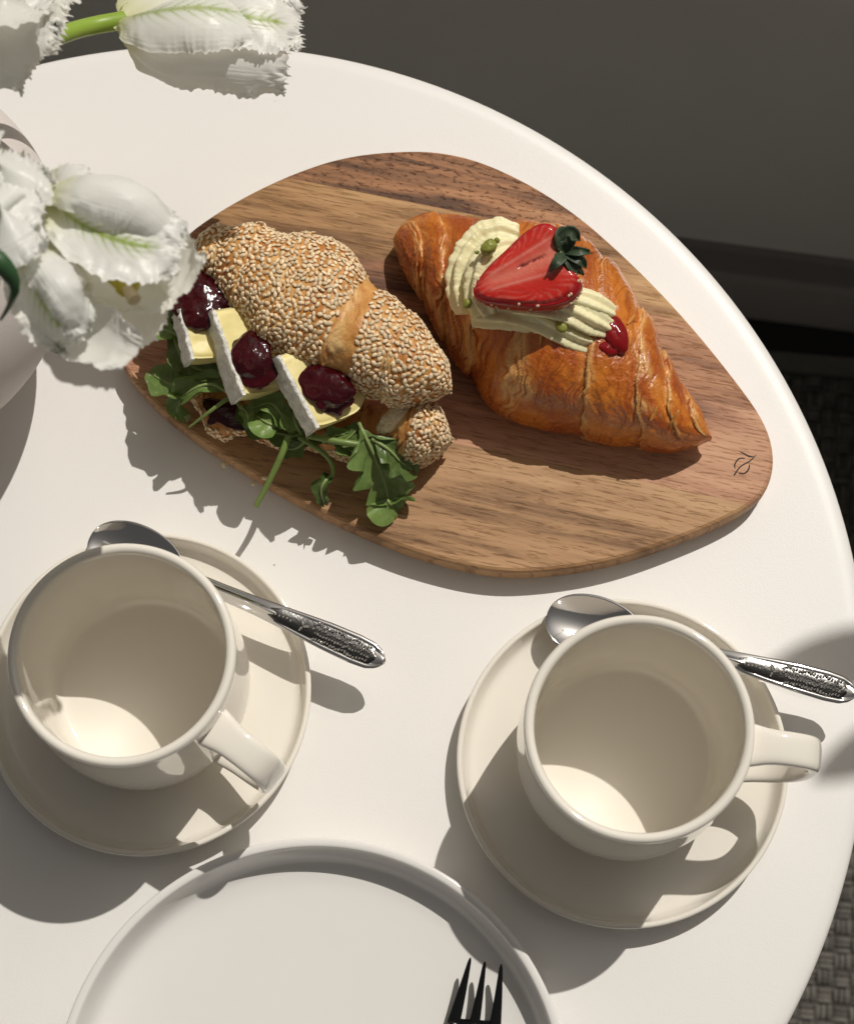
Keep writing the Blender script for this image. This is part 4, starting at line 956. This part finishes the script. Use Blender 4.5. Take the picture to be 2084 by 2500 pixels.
def fr_teeth(seed, amp, n=200):
    r_ = np.random.default_rng(seed); x = np.cumsum(r_.uniform(.010, .026, n)); y = r_.uniform(0, 1, n)**1.5*np.where(np.arange(n) % 2 == 0, 1, -.25)*amp
    xs = np.linspace(0, x[-1], 2400); k_ = np.hanning(19); ys = np.convolve(np.interp(xs, x, y), k_/k_.sum(), 'same')
    return lambda t_: np.interp(np.mod(t_, x[-1]), xs, ys)
def petal(parent, spine, widths, curl, seed, hint=(0, 0, 1), feather=0.0, warm=0.0, fringe=.0025, nu=150, nv=41, ruff=.0012, base=.15):
    jl = fr_teeth(seed, fringe); tj0 = fr_teeth(seed+50, fringe*1.6)
    gate = lambda t_: jl(t_)
    P_, t_, v_ = blade(spine, widths, nu, nv, curl, hint=hint, jagl=lambda t2: gate(t2)*sstep(.25, .6, np.mod(t2, 3.7)), tipjag=lambda v2: tj0((v2+1.01)*.5), ruff=ruff, seed=seed, rfreq=4)
    L = np.linalg.norm(np.diff(np.asarray(spine), axis=0), axis=1).sum()
    # fine lengthwise ribs
    fr_ = fbm(np.stack([t_[:, None]*13+0*v_[None], v_[None]*2.0+0*t_[:, None], np.full((nu, nv), seed*5.1)], -1), 2, seed+6)
    P_ = P_+vnormals_open(P_)*(.0026*fr_*(np.abs(v_)[None]**3.5+.8*sstep(.8, 1, t_)[:, None]))[..., None]
    N_ = vnormals_open(P_); rib = .00022*np.cos(v_[None]*60+2.5*vnoise(np.stack([t_[:, None]*3+0*v_[None], v_[None]*3+0*t_[:, None], np.full((nu, nv), seed*1.)], -1), seed))
    P_ = P_+N_*rib[..., None]
    wht = np.array([.95, .95, .91]); grn = np.array([.36, .47, .10]); yel = np.array([.66, .66, .26]); T2 = t_[:, None]; A2 = np.abs(v_)[None]
    q = np.stack([t_[:, None]*26-np.abs(v_)[None]*9, v_[None]*3+0*t_[:, None], np.full((nu, nv), seed*2.)], -1)
    env = sstep(.08, .20, T2)*sstep(.92, .74, T2)
    br = sstep(.35, .95, np.cos(2*np.pi*(13*T2-4.5*A2)+2.2*fbm(q, 2, seed+1)))*np.exp(-(A2/(.22+.16*T2))**2)
    fe = feather*np.clip(env*(.95*np.exp(-(A2/.055)**2)+.75*br+.28*np.exp(-(A2/.20)**2)), 0, 1)
    bs = sstep(base+.18, 0., t_)[:, None]*np.ones((1, nv))
    Cc = wht*(1-fe[..., None])+grn*fe[..., None]
    Cc = Cc*(1-.75*bs[..., None])+yel*.75*bs[..., None]
    if warm: Cc = Cc*(1-warm)+np.array([.80, .76, .62])*warm
    mb = MB(); mb.grid(P_, c=np.clip(Cc, 0, 1)); return obj('petal', mb, M['petal'], parent)
def vnormals_open(P_):
    n = np.cross(np.gradient(P_, axis=0), np.gradient(P_, axis=1)); n /= np.linalg.norm(n, axis=2)[..., None]+1e-15
    return n
PW = [.25, .7, .95, 1., .92, .62]
def pw(w_): return [a*w_ for a in PW]
TG = 'fringed white tulips in the vase'
# --- the open tulip in front of the sandwich
t1 = empty('tulip', ZF(800, 900, .15), 'wide open fringed white tulip beside the sandwich, green-feathered petals', 'tulip', TG)
F = ZF
petal(t1, [F(300, 900, .162), F(650, 1250, .140), F(1000, 1500, .140), F(1250, 1700, .152)], pw(.027), [.5, .9, 1.0, .8], 1, warm=.25)                      # back lower
petal(t1, [F(420, 700, .162), F(850, 900, .145), F(1250, 1150, .145), F(1530, 1330, .156)], pw(.0265), [.5, .9, 1., .7], 2, warm=.25)                       # back right
petal(t1, [F(250, 850, .165), F(420, 1300, .158), F(720, 1660, .160), F(1130, 1800, .170)], pw(.0150), [.5, .9, 1.2, .9], 3, hint=(-.3, .2, 1), warm=.1)      # lower rim
petal(t1, [F(190, 850, .172), F(290, 1200, .174), F(430, 1450, .172), F(650, 1690, .166)], pw(.0115), [.3, .45, .5, .4], 8, hint=(-.1, 0, 1), feather=1., warm=.15)      # left, green-feathered
petal(t1, [F(360, 380, .176), F(750, 340, .186), F(1200, 450, .186), F(1590, 800, .172)], pw(.0150), [-.6, -1.3, -1.5, -1.1], 4, hint=(.1, .3, 1), ruff=.0032)     # rolled upper
petal(t1, [F(430, 500, .174), F(750, 720, .179), F(1100, 850, .180), F(1530, 900, .176)], pw(.0150), [.4, .35, .25, -.2], 5, feather=1.0, hint=(.05, -.1, 1), ruff=.0022)      # flat feathered
petal(t1, [F(270, 850, .176), F(430, 1050, .186), F(600, 1280, .186), F(760, 1560, .174)], pw(.0110), [-.6, -1.2, -1.4, -1.0], 6, hint=(.25, .1, 1), ruff=.0026)       # rolled left
petal(t1, [F(400, 330, .170), F(540, 290, .178), F(680, 400, .180), F(700, 540, .176)], pw(.0090), [.3, -.5, -.9, -.8], 7, ruff=.0018, fringe=.0024)
mb = MB(); tube(mb, catmull([F(960, 1090, .156), F(1050, 1170, .160), F(1110, 1220, .163)], 12), [.0042]*9+[.0050, .0048, .0030], 12); obj('pistil', mb, M['pistil'], t1)
mb = MB(); tube(mb, catmull([F(1020, 1150, .160), F(1120, 1290, .164), F(1150, 1340, .165)], 12), np.linspace(.0016, .0026, 12), 8); obj('stamen', mb, M['crumb'], t1)
mb = MB(); tube(mb, catmull([F(330, 780, .158), F(100, 700, .165), F(-500, 500, .19), F(-950, 450, .2), mouth, mouth-[.01, 0, .06]], 40), .0034, 12); obj('stem', mb, M['stem'], t1)
# --- the tulip cut by the left edge
t2 = empty('tulip', ZF(100, 600, .15), 'ruffled white tulip cut by the left photo edge, next to the open one', 'tulip', TG)
petal(t2, [F(-150, 850, 0.165), F(50, 650, 0.160), F(250, 480, 0.166), F(330, 180, 0.178)], pw(.0200), [.5, 1.0, 1.0, .7], 11, warm=.35, fringe=.003)
petal(t2, [F(-200, 500, 0.170), F(-60, 330, 0.182), F(40, 210, 0.188), F(120, 90, 0.185)], pw(.0200), [-.4, -.5, -.6, -.5], 12, fringe=.003)
petal(t2, [F(-200, 700, 0.172), F(-60, 560, 0.188), F(40, 470, 0.190), F(90, 330, 0.186)], pw(.0150), [-.3, -.6, -.5, -.3], 13, fringe=.0034)
petal(t2, [F(-200, 800, 0.172), F(-40, 720, 0.192), F(80, 660, 0.196), F(230, 640, 0.190)], pw(.0170), [-.4, -.8, -.6, -.4], 14, fringe=.0034)
petal(t2, [F(-150, 850, 0.170), F(0, 830, 0.186), F(90, 860, 0.188), F(150, 960, 0.180)], pw(.0150), [-.4, -.9, -.9, -.6], 15, fringe=.003)
mb = MB(); tube(mb, catmull([F(-150, 800, 0.166), F(-500, 650, 0.190), F(-850, 500, 0.210), mouth+[.008, 0, 0], mouth-[.0, 0, .06]], 40), .0034, 12); obj('stem', mb, M['stem'], t2)
# --- upper tulip seen from the side
G = ZG
t3 = empty('tulip', G(1100, 180, .09), 'white tulip head lying sideways on its green stem above the board', 'tulip', TG)
zz = .1155
petal(t3, [G(650, 90, zz), G(900, -60, zz-.008), G(1200, -80, zz-.01), G(1560, 60, zz-.004)], pw(.0230), [.9, 1.1, .9, .4], 22, warm=.2)
petal(t3, [G(650, 100, zz), G(900, 140, zz-.02), G(1250, 180, zz-.022), G(1570, 170, zz-.006)], pw(.0220), [.9, .9, .7, .3], 23)
petal(t3, [G(645, 100, zz+.003), G(830, 60, zz+.022), G(1100, 40, zz+.026), G(1400, 90, zz+.016)], pw(.0200), [-.9, -1.0, -.9, -.6], 24, hint=(0, .3, 1), feather=.8)
petal(t3, [G(645, 125, zz), G(840, 290, zz+.012), G(1130, 325, zz+.016), G(1530, 375, zz+.012)], pw(.0165), [-.9, -1.3, -1.1, -.6], 25, hint=(0, -.6, 1))
petal(t3, [G(1000, 60, zz+.012), G(1250, 80, zz+.020), G(1450, 110, zz+.018), G(1600, 150, zz+.012)], pw(.0150), [-.3, -.3, -.2, .2], 26, feather=1., fringe=.003)
mb = MB(); tube(mb, catmull([G(670, 105, zz), G(500, 135, zz+.002), G(330, 185, zz+.012), G(0, 330, .150), G(-300, 600, .19), mouth+[0, .01, 0], mouth-[0, 0, .06]], 50), np.linspace(.0040, .0036, 50), 14); obj('stem', mb, M['stem'], t3)
# --- upper left tulip
t4 = empty('tulip', G(60, 120, .17), 'fringed white tulip in the upper left corner, turned down', 'tulip', TG)
z4 = .185
petal(t4, [G(-150, -120, z4), G(-20, 60, z4+.012), G(120, 200, z4+.010), G(230, 310, z4)], pw(.0240), [-.5, -.7, -.5, -.2], 31, fringe=.0034)
petal(t4, [G(-120, -150, z4), G(80, -20, z4+.006), G(220, 60, z4+.004), G(345, 140, z4-.004)], pw(.0190), [-.5, -.8, -.6, -.3], 32, warm=.2, fringe=.0034)
petal(t4, [G(-100, -200, z4), G(60, -130, z4), G(220, -60, z4-.004), G(360, 10, z4-.008)], pw(.0220), [.5, .7, .6, .3], 33, warm=.35, fringe=.003)
petal(t4, [G(-200, 0, z4), G(-100, 150, z4+.006), G(-20, 280, z4+.004), G(60, 380, z4-.004)], pw(.0200), [-.4, -.8, -.7, -.3], 34, fringe=.003)
petal(t4, [G(-150, -80, z4+.008), G(-20, -20, z4+.022), G(60, 10, z4+.022), G(140, 20, z4+.014)], pw(.0140), [.5, .8, .7, .3], 35, warm=.2, fringe=.0036)
mb = MB(); tube(mb, catmull([G(-140, -80, z4), G(-330, 60, .20), G(-500, 300, .21), mouth+[-.01, .01, 0], mouth-[0, 0, .06]], 40), .0034, 12); obj('stem', mb, M['stem'], t4)
# --- tulip leaf by the left edge
P_, _, _ = blade([mouth-[0, .01, .02], F(-400, 800, .2), F(-60, 960, .208), F(60, 1090, .205), F(100, 1230, .200), F(65, 1380, .188), F(5, 1500, .176)], [.006, .008, .0075, .0058, .0048, .0034, .0008], 60, 11, -.9)
mb = MB(); mb.grid(P_); tag(obj('tulip_leaf', mb, M['tleaf'], loc=P_[30, 5], solid=.0006), 'narrow dark green tulip leaf curving down at the left edge', 'leaf')
